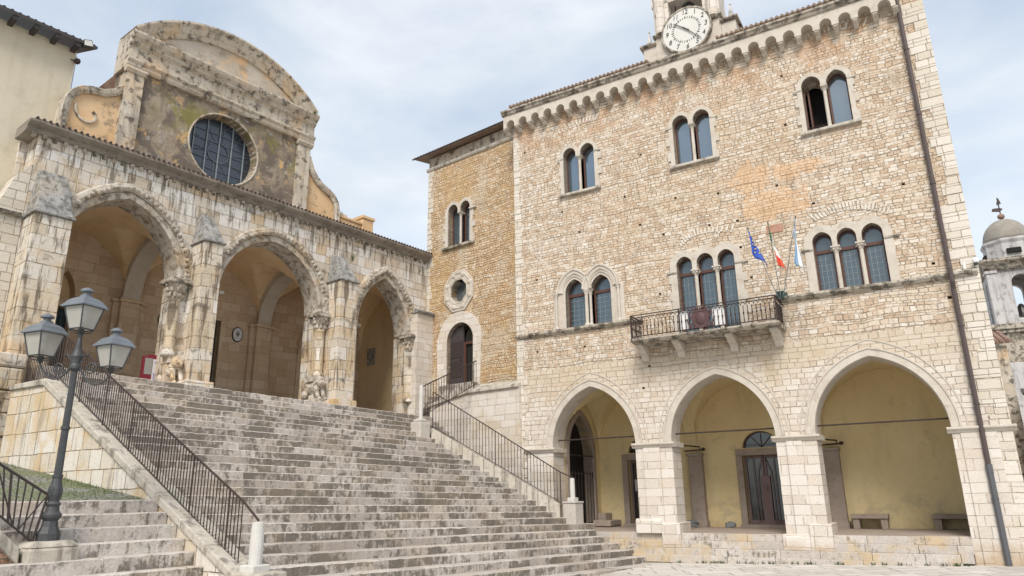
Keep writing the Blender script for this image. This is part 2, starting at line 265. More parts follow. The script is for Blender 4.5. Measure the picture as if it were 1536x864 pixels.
def step_mat(warm=0):
    n=NT('worn_step_stone'); at=n.t.nodes.new('ShaderNodeAttribute'); at.attribute_name='rnd'; r=at.outputs['Fac']
    ge=n.t.nodes.new('ShaderNodeNewGeometry'); sx=n.t.nodes.new('ShaderNodeSeparateXYZ'); n.l(ge.outputs['True Normal'],sx.inputs[0])
    ris=n.math('SUBTRACT',1,n.sstep(n.math('ABSOLUTE',sx.outputs[2]),.25,.75))
    P=n.tc; c=n.ramp(r,[(0,(.38,.34,.305)),(.35,(.465,.425,.39)),(.6,(.52,.48,.445)),(.8,(.565,.53,.49)),(1,(.48,.42,.36))])
    a=n.noise(P,4,6,.7); f=n.noise(P,28,4,.7)
    c=n.mix(n.mul(n.sstep(a,.42,.7),.4),c,(.33,.30,.265)); c=n.mix(n.mul(n.sstep(f,.4,.7),.38),c,(.22,.195,.165))
    dz=n.t.nodes.new('ShaderNodeAttribute'); dz.attribute_name='dark'; dk=dz.outputs['Fac']
    m=n.add(n.mul(n.noise(P,1.7,6,.7,sx=1,sy=1,sz=1.4),.55),n.mul(n.noise(P,11,5,.75,sx=1,sy=1,sz=.4),.45)); thr=n.math('SUBTRACT',.54,n.mul(dk,.09))
    mm=n.sstep(n.math('SUBTRACT',m,thr),-.045,.045)
    c=n.mix(n.mul(n.mul(mm,ris),.88),c,n.mix(n.noise(P,9,4),(.085,.075,.06),(.185,.165,.14)))
    c=n.mix(n.mul(n.mul(n.sstep(n.noise(P,5.2,6,.7),.52,.66),n.math('SUBTRACT',1,ris)),.45),c,(.22,.2,.17))
    c=n.mix(n.mul(n.sstep(n.noise(P,1.2,5,.7),.66,.72),.35),c,(.16,.19,.07))
    if warm: c=n.mix(n.mul(n.sstep(n.noise(P,1.1,5,.65,.5),.48,.62),warm),c,(.50,.39,.24))
    return n.done(c,.9,n.add(a,f),.012,.8)
M_step=step_mat(.12)
M_step3=step_mat(.75); M_step3.name='ochre_podium_stone'
M_step2=step_mat(.2); M_step2.name='warm_step_stone'
def grass_slope():
    n=NT('mossy_cobbles'); P=n.tc
    v=n.t.nodes.new('ShaderNodeTexVoronoi'); v.feature='DISTANCE_TO_EDGE'; v.inputs['Scale'].default_value=9; n.l(P,v.inputs['Vector'])
    e=n.sstep(v.outputs['Distance'],.02,.12); c=n.mix(e,(.10,.11,.055),(.25,.25,.235))
    c=n.mix(n.mul(n.sstep(n.noise(P,1.3,6,.65),.44,.58),.85),c,n.mix(n.noise(P,14,3),(.115,.135,.06),(.20,.215,.12)))
    return n.done(c,.95,n.add(n.mul(e,.7),n.noise(P,18,4)),.03,.8)
M_moss=grass_slope()
M_blade=plain('grass_blades',(.13,.17,.065),.8,var=.6,scale=3)
M_leafd=plain('weed_leaves',(.06,.10,.03),.8,var=.5)
# ------------------------------------------------------------------ mesh builder
class MB:
    def __init__(s): s.v=[]; s.f=[]; s.r=[]; s.dk=[]; s.cur=.5; s.cd=.5
    def add(s,vs,fs):
        b=len(s.v); s.v+= [tuple(v) for v in vs]; s.f+=[tuple(i+b for i in f) for f in fs]; s.r+=[s.cur]*len(fs); s.dk+=[s.cd]*len(fs); return s
    def box(s,u0,u1,o0,o1,z0,z1):
        y0,y1=-o1,-o0
        vs=[(u0,y0,z0),(u1,y0,z0),(u1,y1,z0),(u0,y1,z0),(u0,y0,z1),(u1,y0,z1),(u1,y1,z1),(u0,y1,z1)]
        return s.add(vs,[(0,3,2,1),(4,5,6,7),(0,1,5,4),(1,2,6,5),(2,3,7,6),(3,0,4,7)])
    def hexa(s,b,t):  # 4 bottom (x,out,z), 4 top, ccw from above
        vs=[(p[0],-p[1],p[2]) for p in list(b)+list(t)]
        return s.add(vs,[(3,2,1,0),(4,5,6,7),(0,1,5,4),(1,2,6,5),(2,3,7,6),(3,0,4,7)])
    def prism(s,poly,o0,o1):   # convex or ngon polygon (u,z)
        n=len(poly); vs=[(u,-o1,z) for u,z in poly]+[(u,-o0,z) for u,z in poly]
        fs=[tuple(range(n-1,-1,-1)),tuple(range(n,2*n))]+[(i,(i+1)%n,n+(i+1)%n,n+i) for i in range(n)]
        return s.add(vs,fs)
    def prismx(s,poly,u0,u1):  # polygon in (out,z) extruded along u
        n=len(poly); vs=[(u0,-o,z) for o,z in poly]+[(u1,-o,z) for o,z in poly]
        fs=[tuple(range(n)),tuple(range(2*n-1,n-1,-1))]+[(i,n+i,n+(i+1)%n,(i+1)%n) for i in range(n)]
        return s.add(vs,fs)
    def lathe(s,cu,co,prof,seg=14,rad4=None,ph=0):
        vs=[];fs=[];m=len(prof)
        for i in range(seg):
            a=ph+2*PI*i/seg
            for r,z in prof: vs.append((cu+r*math.cos(a),-co+r*math.sin(a),z))
        for i in range(seg):
            j=(i+1)%seg
            for k in range(m-1): fs.append((i*m+k,j*m+k,j*m+k+1,i*m+k+1))
        fs.append(tuple(i*m for i in range(seg-1,-1,-1))); fs.append(tuple(i*m+m-1 for i in range(seg)))
        return s.add(vs,fs)
    def tube(s,pts,r,seg=6,closed=False,radii=None):
        pts=[Vector((p[0],-p[1],p[2])) for p in pts]; n=len(pts); vs=[];fs=[]
        pu=None
        for i,p in enumerate(pts):
            if closed: t=(pts[(i+1)%n]-pts[i-1])
            else: t=(pts[min(i+1,n-1)]-pts[max(i-1,0)])
            t.normalize()
            if pu is None: a=Vector((0,0,1)) if abs(t.z)<.9 else Vector((1,0,0)); pu=(a-t*a.dot(t)).normalized()
            else: pu=(pu-t*pu.dot(t)).normalized()
            q=t.cross(pu); rr=radii[i] if radii else r
            for k in range(seg):
                an=2*PI*k/seg; vs.append(p+pu*(rr*math.cos(an))+q*(rr*math.sin(an)))
        m=n if closed else n-1
        for i in range(m):
            for k in range(seg): a=i*seg+k; b=i*seg+(k+1)%seg; c=((i+1)%n)*seg+(k+1)%seg; d=((i+1)%n)*seg+k; fs.append((a,b,c,d))
        if not closed: fs.append(tuple(range(seg-1,-1,-1))); fs.append(tuple(range((n-1)*seg,n*seg)))
        return s.add(vs,fs)
    def sweep(s,path,prof,closed=False):
        """path of (u,z) in the facade plane, prof list of (normal offset, out); closed profile"""
        n=len(path); m=len(prof); vs=[];fs=[]
        for i in range(n):
            a=path[max(i-1,0)] if not closed else path[i-1]; b=path[min(i+1,n-1)] if not closed else path[(i+1)%n]
            tx,tz=b[0]-a[0],b[1]-a[1]; l=math.hypot(tx,tz) or 1; nx,nz=-tz/l,tx/l
            for (p,o) in prof: vs.append((path[i][0]+nx*p,-o,path[i][1]+nz*p))
        k=n if closed else n-1
        for i in range(k):
            for j in range(m): fs.append((i*m+j,i*m+(j+1)%m,((i+1)%n)*m+(j+1)%m,((i+1)%n)*m+j))
        if not closed: fs.append(tuple(range(m))); fs.append(tuple(range((n-1)*m+m-1,(n-1)*m-1,-1)))
        return s.add(vs,fs)
    def grid(s,fn,nu,nv):
        vs=[fn(i/nu,j/nv) for i in range(nu+1) for j in range(nv+1)]
        vs=[(p[0],-p[1],p[2]) for p in vs]
        fs=[(i*(nv+1)+j,(i+1)*(nv+1)+j,(i+1)*(nv+1)+j+1,i*(nv+1)+j+1) for i in range(nu) for j in range(nv)]
        return s.add(vs,fs)
    def ell(s,c,r,seg=12,rings=8,jit=0,seed=0):
        vs=[];fs=[]
        for i in range(1,rings):
            th=PI*i/rings
            for j in range(seg):
                ph=2*PI*j/seg; d=Vector((math.sin(th)*math.cos(ph),math.sin(th)*math.sin(ph),math.cos(th)))
                k=1+jit*noise.noise(d*1.7+Vector((seed,seed*.7,0)))
                vs.append((c[0]+r[0]*d.x*k,-c[1]+r[1]*d.y*k,c[2]+r[2]*d.z*k))
        t=len(vs); vs.append((c[0],-c[1],c[2]+r[2])); vs.append((c[0],-c[1],c[2]-r[2]))
        for i in range(rings-2):
            for j in range(seg): fs.append((i*seg+j,(i+1)*seg+j,(i+1)*seg+(j+1)%seg,i*seg+(j+1)%seg))
        for j in range(seg): fs.append((t,j,(j+1)%seg)); fs.append((t+1,(rings-2)*seg+(j+1)%seg,(rings-2)*seg+j))
        return s.add(vs,fs)
    def build(s,name,mat,parent,smooth=False,bevel=0,attr=False,fix=True):
        fr=parent['_f'] if isinstance(parent,dict) else None
        me=bpy.data.meshes.new(name)
        k=CTX['k']; bx,by,bz=CTX['base']
        me.from_pydata([((x-bx)*k,(y-by)*k,(z-bz)*k) for x,y,z in s.v],[],s.f)
        if attr:
            a=me.attributes.new('rnd','FLOAT','FACE'); a.data.foreach_set('value',s.r)
            a=me.attributes.new('dark','FLOAT','FACE'); a.data.foreach_set('value',s.dk)
        me.materials.append(mat)
        if fix:
            bm=bmesh.new(); bm.from_mesh(me); bmesh.ops.recalc_face_normals(bm,faces=bm.faces); bm.to_mesh(me); bm.free()
        if smooth:
            for p in me.polygons: p.use_smooth=True
        o=bpy.data.objects.new(name,me); col.objects.link(o)
        if parent is not None: o.parent=parent
        else: o.location=CTX['loc']; o.rotation_euler=(0,0,CTX['rz'])
        if bevel: 
            b=o.modifiers.new('bevel','BEVEL'); b.width=bevel; b.segments=2; b.limit_method='ANGLE'; b.angle_limit=R(40)
        return o
CTX={'k':1,'base':(0,0,0),'loc':Vector(),'rz':0}
def ctx(fr,u=0,o=0,z=0,absz=False):
    """objects built after this call are measured in frame fr but have their origin at (u,o,z)"""
    CTX.update(k=fr.k,base=(u,-o,z),loc=fr.loc(u,o,z),rz=fr.rz)
def tag(o,label,cat,group=None,kind=None):
    if label: o['label']=label
    if cat: o['category']=cat
    if group: o['group']=group
    if kind: o['kind']=kind
    return o
def thing(name,label,cat,fr,u=0,o=0,z=0,group=None):
    ctx(fr,u,o,z); e=bpy.data.objects.new(name,None); e.empty_display_size=.2; col.objects.link(e); e.location=CTX['loc']; e.rotation_euler=(0,0,CTX['rz'])
    return tag(e,label,cat,group)
from mathutils.geometry import delaunay_2d_cdt
def inpoly(p,pl):
    x,y=p; c=False; j=len(pl)-1
    for i in range(len(pl)):
        xi,yi=pl[i]; xj,yj=pl[j]
        if (yi>y)!=(yj>y) and x<(xj-xi)*(y-yi)/(yj-yi)+xi: c=not c
        j=i
    return c
def filled(outer,holes,o0,o1,res=None):
    """solid plate with holes, front at o1 and back at o0"""
    vs=[];ed=[]
    def cl(pl):
        q=[]
        for p in pl:
            if not q or (abs(p[0]-q[-1][0])+abs(p[1]-q[-1][1]))>1e-5: q.append(p)
        if abs(q[0][0]-q[-1][0])+abs(q[0][1]-q[-1][1])<1e-5: q.pop()
        return q
    loops=[cl(outer)]+[cl(h) for h in holes]
    for pl in loops:
        b=len(vs); vs+=[Vector(p) for p in pl]; ed+=[(b+i,b+(i+1)%len(pl)) for i in range(len(pl))]
    V,E,F,_,_,_=delaunay_2d_cdt(vs,ed,[],0,1e-6)
    keep=[]
    for f in F:
        c=(sum(V[i][0] for i in f)/len(f),sum(V[i][1] for i in f)/len(f))
        if inpoly(c,loops[0]) and not any(inpoly(c,h) for h in loops[1:]): keep.append(tuple(f))
    cnt={}
    for f in keep:
        for i in range(len(f)):
            e=(f[i],f[(i+1)%len(f)]); cnt[e]=1
    mb=MB(); n=len(V); P=[(v[0],-o1,v[1]) for v in V]+[(v[0],-o0,v[1]) for v in V]
    fs=[tuple(f) for f in keep]+[tuple(i+n for i in f[::-1]) for f in keep]
    for (i,j) in list(cnt):
        if (j,i) not in cnt: fs.append((j,i,i+n,j+n))
    mb.add(P,fs); used=sorted({i for f in mb.f for i in f}); m={o:k for k,o in enumerate(used)}
    mb.v=[mb.v[i] for i in used]; mb.f=[tuple(m[i] for i in f) for f in mb.f]
    return mb
def arc(uL,uR,zs,za,n=14):
    """pointed (or round) arch from the left springing over the apex to the right one"""
    s=(uR-uL)/2; r=za-zs; c=(uL+uR)/2
    if r<=s*1.001:
        return [(c-s*math.cos(PI*i/(2*n)),zs+r*math.sin(PI*i/(2*n))) for i in range(2*n+1)]
    Rr=(s*s+r*r)/(2*s); a=math.asin(min(1,r/Rr)); 
    if Rr<s: a=PI-a
    L_=[(uL+Rr-Rr*math.cos(a*i/n),zs+Rr*math.sin(a*i/n)) for i in range(n+1)]
    return L_+[(2*c-u,z) for u,z in L_[-2::-1]]
def arcw(uL,uR,zs,za,n=14):
    h=(uR-uL)/2; r=za-zs
    if r>1.36*h:
        z2=za-1.12*h; return [(uL,zs)]+arc(uL,uR,z2,za,n)+[(uR,zs)]
    return arc(uL,uR,zs,za,n)
def holew(uL,uR,zb,zs,za,n=14): return [(uL,zb)]+arcw(uL,uR,zs,za,n)+[(uR,zb)]
def hole(uL,uR,zb,zs,za,n=14): return [(uL,zb)]+arc(uL,uR,zs,za,n)+[(uR,zb)]
def rect(u0,u1,z0,z1): return [(u0,z0),(u1,z0),(u1,z1),(u0,z1)]
def topz(u,A):
    """height of an arch outline A at u"""
    for (a,b),(c,d) in zip(A,A[1:]):
        if a<=u<=c: return b+(d-b)*((u-a)/(c-a) if c>a else 0)
    return None
def copy_tree(o,parent=None):
    c=o.copy(); col.objects.link(c)
    if parent is not None: c.parent=parent
    for ch in [x for x in CH_OF(o)]: copy_tree(ch,c)
    return c
def CH_OF(o): return [x for x in bpy.data.objects if x.parent==o]
def wob(v,a,seed=0): return a*noise.noise(Vector((v*1.0,seed*3.3,seed)))

# ================================================================== GROUND
ctx(GR)
def gz(P):  # piazza height (relative to the eye) at a world xy
    q=Vector((P[0],P[1],0))-PA.O; u=q.dot(PA.d); o=q.dot(PA.n)
    return -1.56+.022*(min(max(u,-8),12)-4.4)-.010*min(max(o,-6),24)
mb=MB()
xs=[-900,-300,-120]+[-60+4*i for i in range(31)]+[120,300,900]; ys=[-900,-300,-80,-30]+[-20+4*i for i in range(26)]+[160,400,900]
def gp(i,j):
    x,y=xs[i],ys[j]; return (x,y,gz((x,y)) if -100<x<100 and -60<y<100 else -1.9)
vs=[gp(i,j) for i in range(len(xs)) for j in range(len(ys))]; nn=len(ys)
mb.add(vs,[(i*nn+j,(i+1)*nn+j,(i+1)*nn+j+1,i*nn+j+1) for i in range(len(xs)-1) for j in range(nn-1)])
g=mb.build('piazza_pavement',M_pave,None); g['kind']='structure'

# ================================================================== TOWN HALL
pal=thing('town_hall','tall medieval town hall of honey coloured rubble stone with three pointed arches','town hall',PA)
A=[(1.06,3.40,1.19,2.72),(4.34,6.78,1.19,2.72),(7.64,10.21,1.19,2.79)]
FLOORZ=-.92
UPW=[  # openings, base z, spring, apex, outer margin
 ('upper',[(1.70,2.11),(2.26,2.69)],8.36,9.50,9.80),
 ('upper',[(5.04,5.48),(5.61,6.05)],8.38,9.52,9.83),
 ('upper',[(8.37,8.81),(8.94,9.40)],8.40,9.56,9.87)]
WIN=[('mid',[(1.60,2.17),(2.39,2.97)],4.37,5.38,5.76),
 ('tri',[(4.83,5.24),(5.36,5.78),(5.89,6.30)],3.72,5.43,5.82),
 ('tri',[(8.12,8.54),(8.65,9.06),(9.17,9.60)],4.33,5.41,5.80)]
holes_=[]
def win_outline(ops,zb,zs,za):
    pts=[(ops[0][0],zb)]
    for a,b in ops: pts+=arcw(a,b,zs,za,8)
    pts.append((ops[-1][1],zb)); return pts
for k_,ops,zb,zs,za in UPW+WIN: holes_.append(win_outline(ops,zb,zs,za))
for a,b,zs,za in A: pass
# putlog holes
rr=random.Random(3); put=[]
PUT=[(787,229),(869,348),(843,318),(960,337),(961,232),(995,352),(1106,331),(1064,338),(1013,297),(1077,290),(1172,114),(1178,187),(1165,278),(1220,305),(1355,276),(1400,395),(1424,446),(1127,416),(805,420),(990,441),(877,520),(806,528),(937,295),(1111,371),(1425,446),(974,549),(965,582)]
for px,py in PUT:
    u,z=PA.px(px,py); put.append(rect(u-.034,u+.034,z-.03,z+.032))
g3=lambda q:arc(q[0]-.04,q[1]+.04,q[2],q[3]+.05)
outer=[(0,-1.9),(1.02,-1.9)]+g3(A[0])+[(3.44,-1.9),(4.30,-1.9)]+g3(A[1])+[(6.82,-1.9),(7.60,-1.9)]+g3(A[2])+[(10.25,-1.9),(11.22,-1.9),(11.22,11.3),(0,11.3)]
ZS=3.30
low=[p for p in outer if p[1]<11][:-0 or None]
low=low+[(11.22,ZS),(0,ZS)] if low[-1][1]<ZS else low
filled(low,[h for h in put if h[0][1]<ZS-.1],-.62,0).build('arcade_wall',M_arc,pal)
filled(rect(0,11.22,ZS,11.3),holes_+[h for h in put if h[0][1]>ZS+.02],-.62,0).build('front_wall',M_pal,pal)
# body behind: side, back, floors
mb=MB(); mb.box(10.62,11.22,-9.5,-.625,-1.9,11.3); mb.box(0,.6,-9.5,-.625,-1.9,11.3); mb.box(0,11.22,-9.9,-9.5,-1.9,11.3); mb.box(.6,10.62,-9.5,-.625,11.1,11.28); mb.build('rear_walls',M_pal,pal)
mb=MB(); mb.box(.6,10.62,-9.5,-.63,3.35,3.5); mb.box(.6,10.62,-9.5,-.63,7.4,7.5); mb.build('inner_floors',M_black,pal)
# quoins, left corner
mb=MB(); z=-1.6; k=0
while z<10.6:
    h_=.2+.08*rr.random(); w_=.16+.17*rr.random()*(1 if k%2 else .6); mb.box(-.012,w_,-.5,.014+.012*rr.random(),z,z+h_-.008); z+=h_; k+=1
mb.build('corner_quoins',M_quoin,pal,bevel=.008)
mb=MB(); z=-1.0; k=0
while z<11:
    h_=.2+.1*rr.random(); w_=.22+.3*rr.random(); mb.box(11.22-w_,11.232,-.5,.012+.014*rr.random(),z,z+h_-.008); z+=h_; k+=1
mb.build('corner_quoins',M_quoin,pal,bevel=.008)
# string course
for a,b in ((0.0,3.82),(7.28,11.2)):
    u=a; mb=MB()
    while u<b:
        l=min(.45+.4*rr.random(),b-u); dz=.012*rr.random(); mb.prismx([(-.01,4.23+dz),(.07,4.26+dz),(.12,4.31+dz),(.12,4.36+dz),(-.01,4.40+dz)],u,u+l-.006); u+=l
    mb.build('string_course',M_weath,pal,bevel=.006)
# corbel table cornice
sp_=.4325; n_=25; u0=-.17; arcs=[]
bot=[(u0-.02,10.92)]
for i in range(n_):
    c=u0+.02+sp_*(i+.5); rad=.137; bot+=[(c-rad,10.92)]+[(c-rad*math.cos(PI*t/10),11.0+rad*1.15*math.sin(PI*t/10)) for t in range(11)]+[(c+rad,10.92)]
end=u0+.02+sp_*n_+.02
bot+=[(end,10.92),(end,11.34),(u0-.02,11.34)]
filled(bot,[],-.02,.30).build('corbel_arches',M_mold,pal)
for i in range(n_+1):
    c=u0+.02+sp_*i; mb=MB(); dz=.02*rr.random()
    mb.prismx([(-.02,10.78),(.06,10.79),(.12,10.82-dz),(.15,10.84),(.15,10.918),(-.02,10.918)],c-.058,c+.058)
    mb.prismx([(.15,10.84),(.25,10.865),(.285,10.88),(.285,10.918),(.15,10.918)],c-.056,c+.056)
    mb.build('corbel',M_mold,pal,bevel=.012)
mb=MB(); mb.prismx([(-.3,11.342),(.33,11.342),(.36,11.38),(.36,11.41),(.41,11.44),(.41,11.50),(-.3,11.52)],u0-.06,end+.05); mb.build('cornice_moulding',M_weath,pal,bevel=.01)
# roof with tile ends
mb=MB(); mb.box(-.1,4.5,-1.2,-.05,11.521,11.74); mb.box(6.45,11.2,-1.2,-.05,11.521,11.74); mb.build('parapet',M_corn,pal)
mb=MB()
def tiles(mb,ua,ub,oa,ob,za,zb,st=.13,r=.038):
    u=ua
    while u<ub:
        mb.tube([(u,oa,za),(u,(oa+ob)/2,(za+zb)/2),(u,ob,zb)],r*(.9+.2*rr.random()),6); u+=st
for a_,b_ in ((-.15,4.5),(6.45,11.2)): mb.hexa([(a_,-5,12.6),(b_,-5,12.6),(b_,.02,11.79),(a_,.02,11.79)],[(a_,-5,12.66),(b_,-5,12.66),(b_,.02,11.84),(a_,.02,11.84)])
mb.hexa([(4.501,-5,12.6),(6.449,-5,12.6),(6.449,-2.3,12.16),(4.501,-2.3,12.16)],[(4.501,-5,12.66),(6.449,-5,12.66),(6.449,-2.3,12.22),(4.501,-2.3,12.22)]); mb.box(4.5,6.45,-2.5,-.3,11.45,11.515)
tiles(mb,-.1,4.45,.05,-4.9,11.83,12.64); tiles(mb,6.48,11.2,.05,-4.9,11.83,12.64)
mb.hexa([(-.15,-9.9,11.4),(11.2,-9.9,11.4),(11.2,-5.01,12.58),(-.15,-5.01,12.58)],[(-.15,-9.9,11.46),(11.2,-9.9,11.46),(11.2,-5.01,12.66),(-.15,-5.01,12.66)])
mb.build('roof',M_tile,pal)
mb=MB(); mb.box(-.12,.3,-.6,-.1,11.62,11.86); mb.box(-.14,.36,-.62,-.08,11.86,11.93); mb.build('roof_block',M_slate,pal)
# arcade mouldings, imposts, piers
for a,b,zs,za in A:
    pin=arc(a+.0,b-.0,zs,za,16); m=.20
    mb=MB(); mb.sweep(pin,[(-.0,-.62),(0,.012),(.012,.028),(.15,.028),(.165,.05),(.20,.05),(.20,-.1),(.03,-.62)])
    mb.build('arch_moulding',M_mold,pal,smooth=False)
    pout=arc(a-.30,b+.30,zs+.0,za+.37,16); mb=MB(); mb.sweep(pout,[(-.012,.002),(-.012,.012),(.014,.014),(.02,.002)]); mb.build('outer_arch_ring',M_mold,pal)
def pier(ua,ub,zf,left=False,right=False,zf2=None):
    zf2=zf if zf2 is None else zf2
    mb=MB(); w_=ub-ua
    mb.box(ua-.004,ub+.004,-.63,.016,-1.9,1.06)
    if not left and not right:
        mb.box(ua+.22,ub-.30,.0,.075,zf,1.06)
    elif right: mb.box(ua+.14,ub-.25,.0,.045,-1.9,1.06)
    mb.build('pier',M_ash,pal,bevel=.008)
    mb=MB()
    mb.prismx([(-.66,1.062),(.04,1.062),(.06,1.10),(.11,1.14),(.11,1.185),(-.66,1.185)],ua-.085,ub+.085); mb.build('impost',M_mold,pal,bevel=.012)
    if not left and not right:
        mb=MB(); um=ub-.36
        mb.prismx([(-.7,zf),(.13,zf),(.13,zf+.27),(.09,zf+.33),(-.7,zf+.33)],ua-.07,um)
        mb.prismx([(-.7,zf2-.001),(.15,zf2-.001),(.15,-.74),(.11,-.69),(-.7,-.69)],um+.002,ub+.09); mb.build('pier_base',M_ash,pal,bevel=.01)
pier(.28,1.06,FLOORZ,left=True); pier(3.40,4.34,-.93,zf2=-1.24); pier(6.78,7.64,-1.24,zf2=-1.24); pier(10.21,11.22,-1.4,right=True)
# upper windows
def colonnette(mb_,u,o,z0,z1,r=.045,cap=.13,capr=1.9):
    mb_.lathe(u,o,[(r*1.7,z0),(r*1.7,z0+.03),(r*1.35,z0+.055),(r*1.1,z0+.08),(r,z0+.1),(r*.95,z1-cap),(r*1.25,z1-cap+.01),(r*1.1,z1-cap+.03),(r*1.5,z1-cap*.5),(r*capr,z1-.03),(r*capr,z1)],10)
def sash(win,ops,zb,zs,za,go,transom=None,lead=False,dark=None,glassmat=None):
    for i,(a,b) in enumerate(ops):
        if dark==i:
            MB().box(a,b,go-.6,go-.5,zb,za).build('room_shade_panel',M_black,win);  # thin black panel standing in for the shade of the room
            mb=MB(); mb.box(a-.02,a+.035,go-.02,go+.03,zb,zs+.1); mb.box(a+.09,a+.13,go-.4,go-.02,zb,zs+.05); mb.build('open_casement',M_wood,win)
            mb=MB(); 
            for k in range(3): c=a+.1+.12*k; mb.tube([(c+.055*math.cos(t*PI/6),go+.12,zb+.09+.055*math.sin(t*PI/6)) for t in range(12)],.008,4,closed=True)
            mb.tube([(a,go+.12,zb+.16),(b,go+.12,zb+.16)],.009,4); mb.build('iron_guard',M_iron,win); continue
        pane=holew(a-.01,b+.01,zb,zs,za,8); mb=MB(); mb.prism(pane,go-.02,go); mb.build('pane',glassmat or M_gl,win)
        ins=[(a+.012,zb+.02)]+arcw(a+.012,b-.012,zs,za-.02,8)+[(b-.012,zb+.02)]
        mb=MB(); mb.sweep(ins,[(-.028,go+.002),(-.028,go+.035),(.02,go+.035),(.02,go+.002)]); mb.box(a,b,go+.003,go+.038,zb,zb+.06)
        if transom: mb.box(a+.01,b-.01,go+.004,go+.045,transom,transom+.075)
        mb.build('window_frame',M_wood,win)
        if lead:
            mb=MB(); zt=transom; nz=6; nx=3
            for k in range(1,nx+1): u=a+(b-a)*k/(nx+1); mb.box(u-.004,u+.004,go+.001,go+.008,zb+.06,zt)
            for k in range(1,nz+1): z_=zb+(zt-zb)*k/(nz+1)+.006*rr.random(); mb.box(a+.03,b-.02,go+.001,go+.0072,z_-.004,z_+.004)
            mb.build('lead_lattice',M_lead,win)
def surround(win,ops,zb,zs,za,m,mt,toothed=False,o1=.035,mat=M_mold,shift=0):
    inner=win_outline(ops,zb,zs,za)
    outs=[arcw(a-m,b+m,zs,za+mt,10) for a,b in ops]
    uL,uR=ops[0][0]-m,ops[-1][1]+m; top=[]; N_=60
    for i in range(N_+1):
        u=uL+(uR-uL)*i/N_; zz=max([t for t in (topz(u,o_) for o_ in outs) if t is not None]+[zs]); top.append((u,zz))
    side=lambda s_,u: []
    Lp=[(uL,zb-.0)];Rp=[(uR,zb-.0)]
    if toothed:
        Lp=[];Rp=[]; z_=zb; q=[]
        while z_<zs-.05:
            h_=min(.16+.1*rr.random(),zs-.02-z_); q.append((z_,z_+h_)); z_+=h_
        Lp=[]; 
        for i,(za_,zb_) in enumerate(q):
            e=.09*rr.random() if i%2 else -.02; Lp+= [(uL-e,za_),(uL-e,zb_)]
            e=.11*rr.random() if i%2==0 else -.02; Rp+= [(uR+e,za_),(uR+e,zb_)]
    outline=Lp+top+Rp[::-1]
    filled(outline,[inner[:1]+inner[1:]],-.30,o1).build('stone_surround',mat,win)
    return inner
for i,(k_,ops,zb,zs,za) in enumerate(UPW):
    win=MB().box(ops[0][0]-.16,ops[-1][1]+.17,-.3,.10,zb-.075,zb-.002).build('window',M_corn,pal,bevel=.012)  # sill carries the window
    surround(win,ops,zb,zs,za,.13,.11,True)
    MB().box(ops[0][0]-.20,ops[0][0]-.005,0,.05,zs-.03,zs+.02).build('impost',M_corn,win,bevel=.006); MB().box(ops[-1][1]+.005,ops[-1][1]+.20,0,.05,zs-.03,zs+.02).build('impost',M_corn,win,bevel=.006)
    mb=MB(); c=(ops[0][1]+ops[1][0])/2; colonnette(mb,c,-.08,zb,zs+.0,.045); mb.box(c-.075,c+.075,-.25,.03,zs-.035,zs+.005); mb.build('colonnette',M_mold,win,smooth=False)
    sash(win,ops,zb,zs,za,-.24,dark=0 if i==2 else None)
# first floor windows
k_,ops,zb,zs,za=WIN[0]
win=MB().box(ops[0][0]-.3,ops[-1][1]+.25,-.3,.06,zb-.03,zb-.001).build('window',M_corn,pal)
surround(win,ops,zb,zs,za,.10,.10,False,.012)
for a,b in ops:
    mb=MB(); mb.sweep(arc(a-.06,b+.06,zs,za+.06),[(0,-.1),(0,.03),(.03,.045),(.05,.03),(.05,-.05)])
    mb.sweep(arc(a-.15,b+.15,zs+.02,za+.20),[(-.06,-.0),(-.06,.04),(-.02,.055),(.02,.05),(.05,.085),(.10,.085),(.10,0)]); mb.build('arch_hood',M_mold,win)
mb=MB(); 
for u_ in (1.33,3.20): colonnette(mb,u_,.05,zb,zs+.03,.036)
colonnette(mb,2.24,.0,zb,zs+.03,.05,.17); colonnette(mb,2.34,-.05,zb,zs+.03,.04,.17); mb.build('colonnette',M_mold,win)
filled([(1.22,zb),(1.22,zs+.03),(1.60,zs+.03),(1.60,zb)],[],-.2,.006).build('jamb',M_mold,win); filled([(2.97,zb),(2.97,zs+.03),(3.34,zs+.03),(3.34,zb)],[],-.2,.007).build('jamb',M_mold,win)
sash(win,ops,zb,zs,za,-.24,transom=5.30,lead=True,glassmat=M_gld)
for j,(k_,ops,zb,zs,za) in enumerate(WIN[1:]):
    win=MB().box(ops[0][0]-.2,ops[-1][1]+.2,-.3,.05 if j else .02,zb-.03,zb-.001).build('window',M_corn,pal)
    surround(win,ops,zb,zs,za,.19,.18,j==0,.03)
    MB().box(ops[0][0]-.26,ops[0][0]-.005,0,.055,zs-.03,zs+.015).build('impost',M_weath,win,bevel=.006); MB().box(ops[-1][1]+.005,ops[-1][1]+.32,0,.055,zs-.03,zs+.015).build('impost',M_weath,win,bevel=.006)
    for q in (0,1):
        c=(ops[q][1]+ops[q+1][0])/2; mb=MB(); colonnette(mb,c,-.06,zb,zs,.05,.15,2.0); mb.box(c-.10,c+.10,-.22,.045,zs-.03,zs+.005)
        for an in range(6): t=an*PI/3; mb.ell((c+.085*math.cos(t),-.06+.085*math.sin(t),zs-.07),(.028,.028,.03),6,4)
        mb.build('colonnette',M_mold,win)
    sash(win,ops,zb,zs,za,-.22,transom=zs-.08,lead=True,glassmat=M_gld)
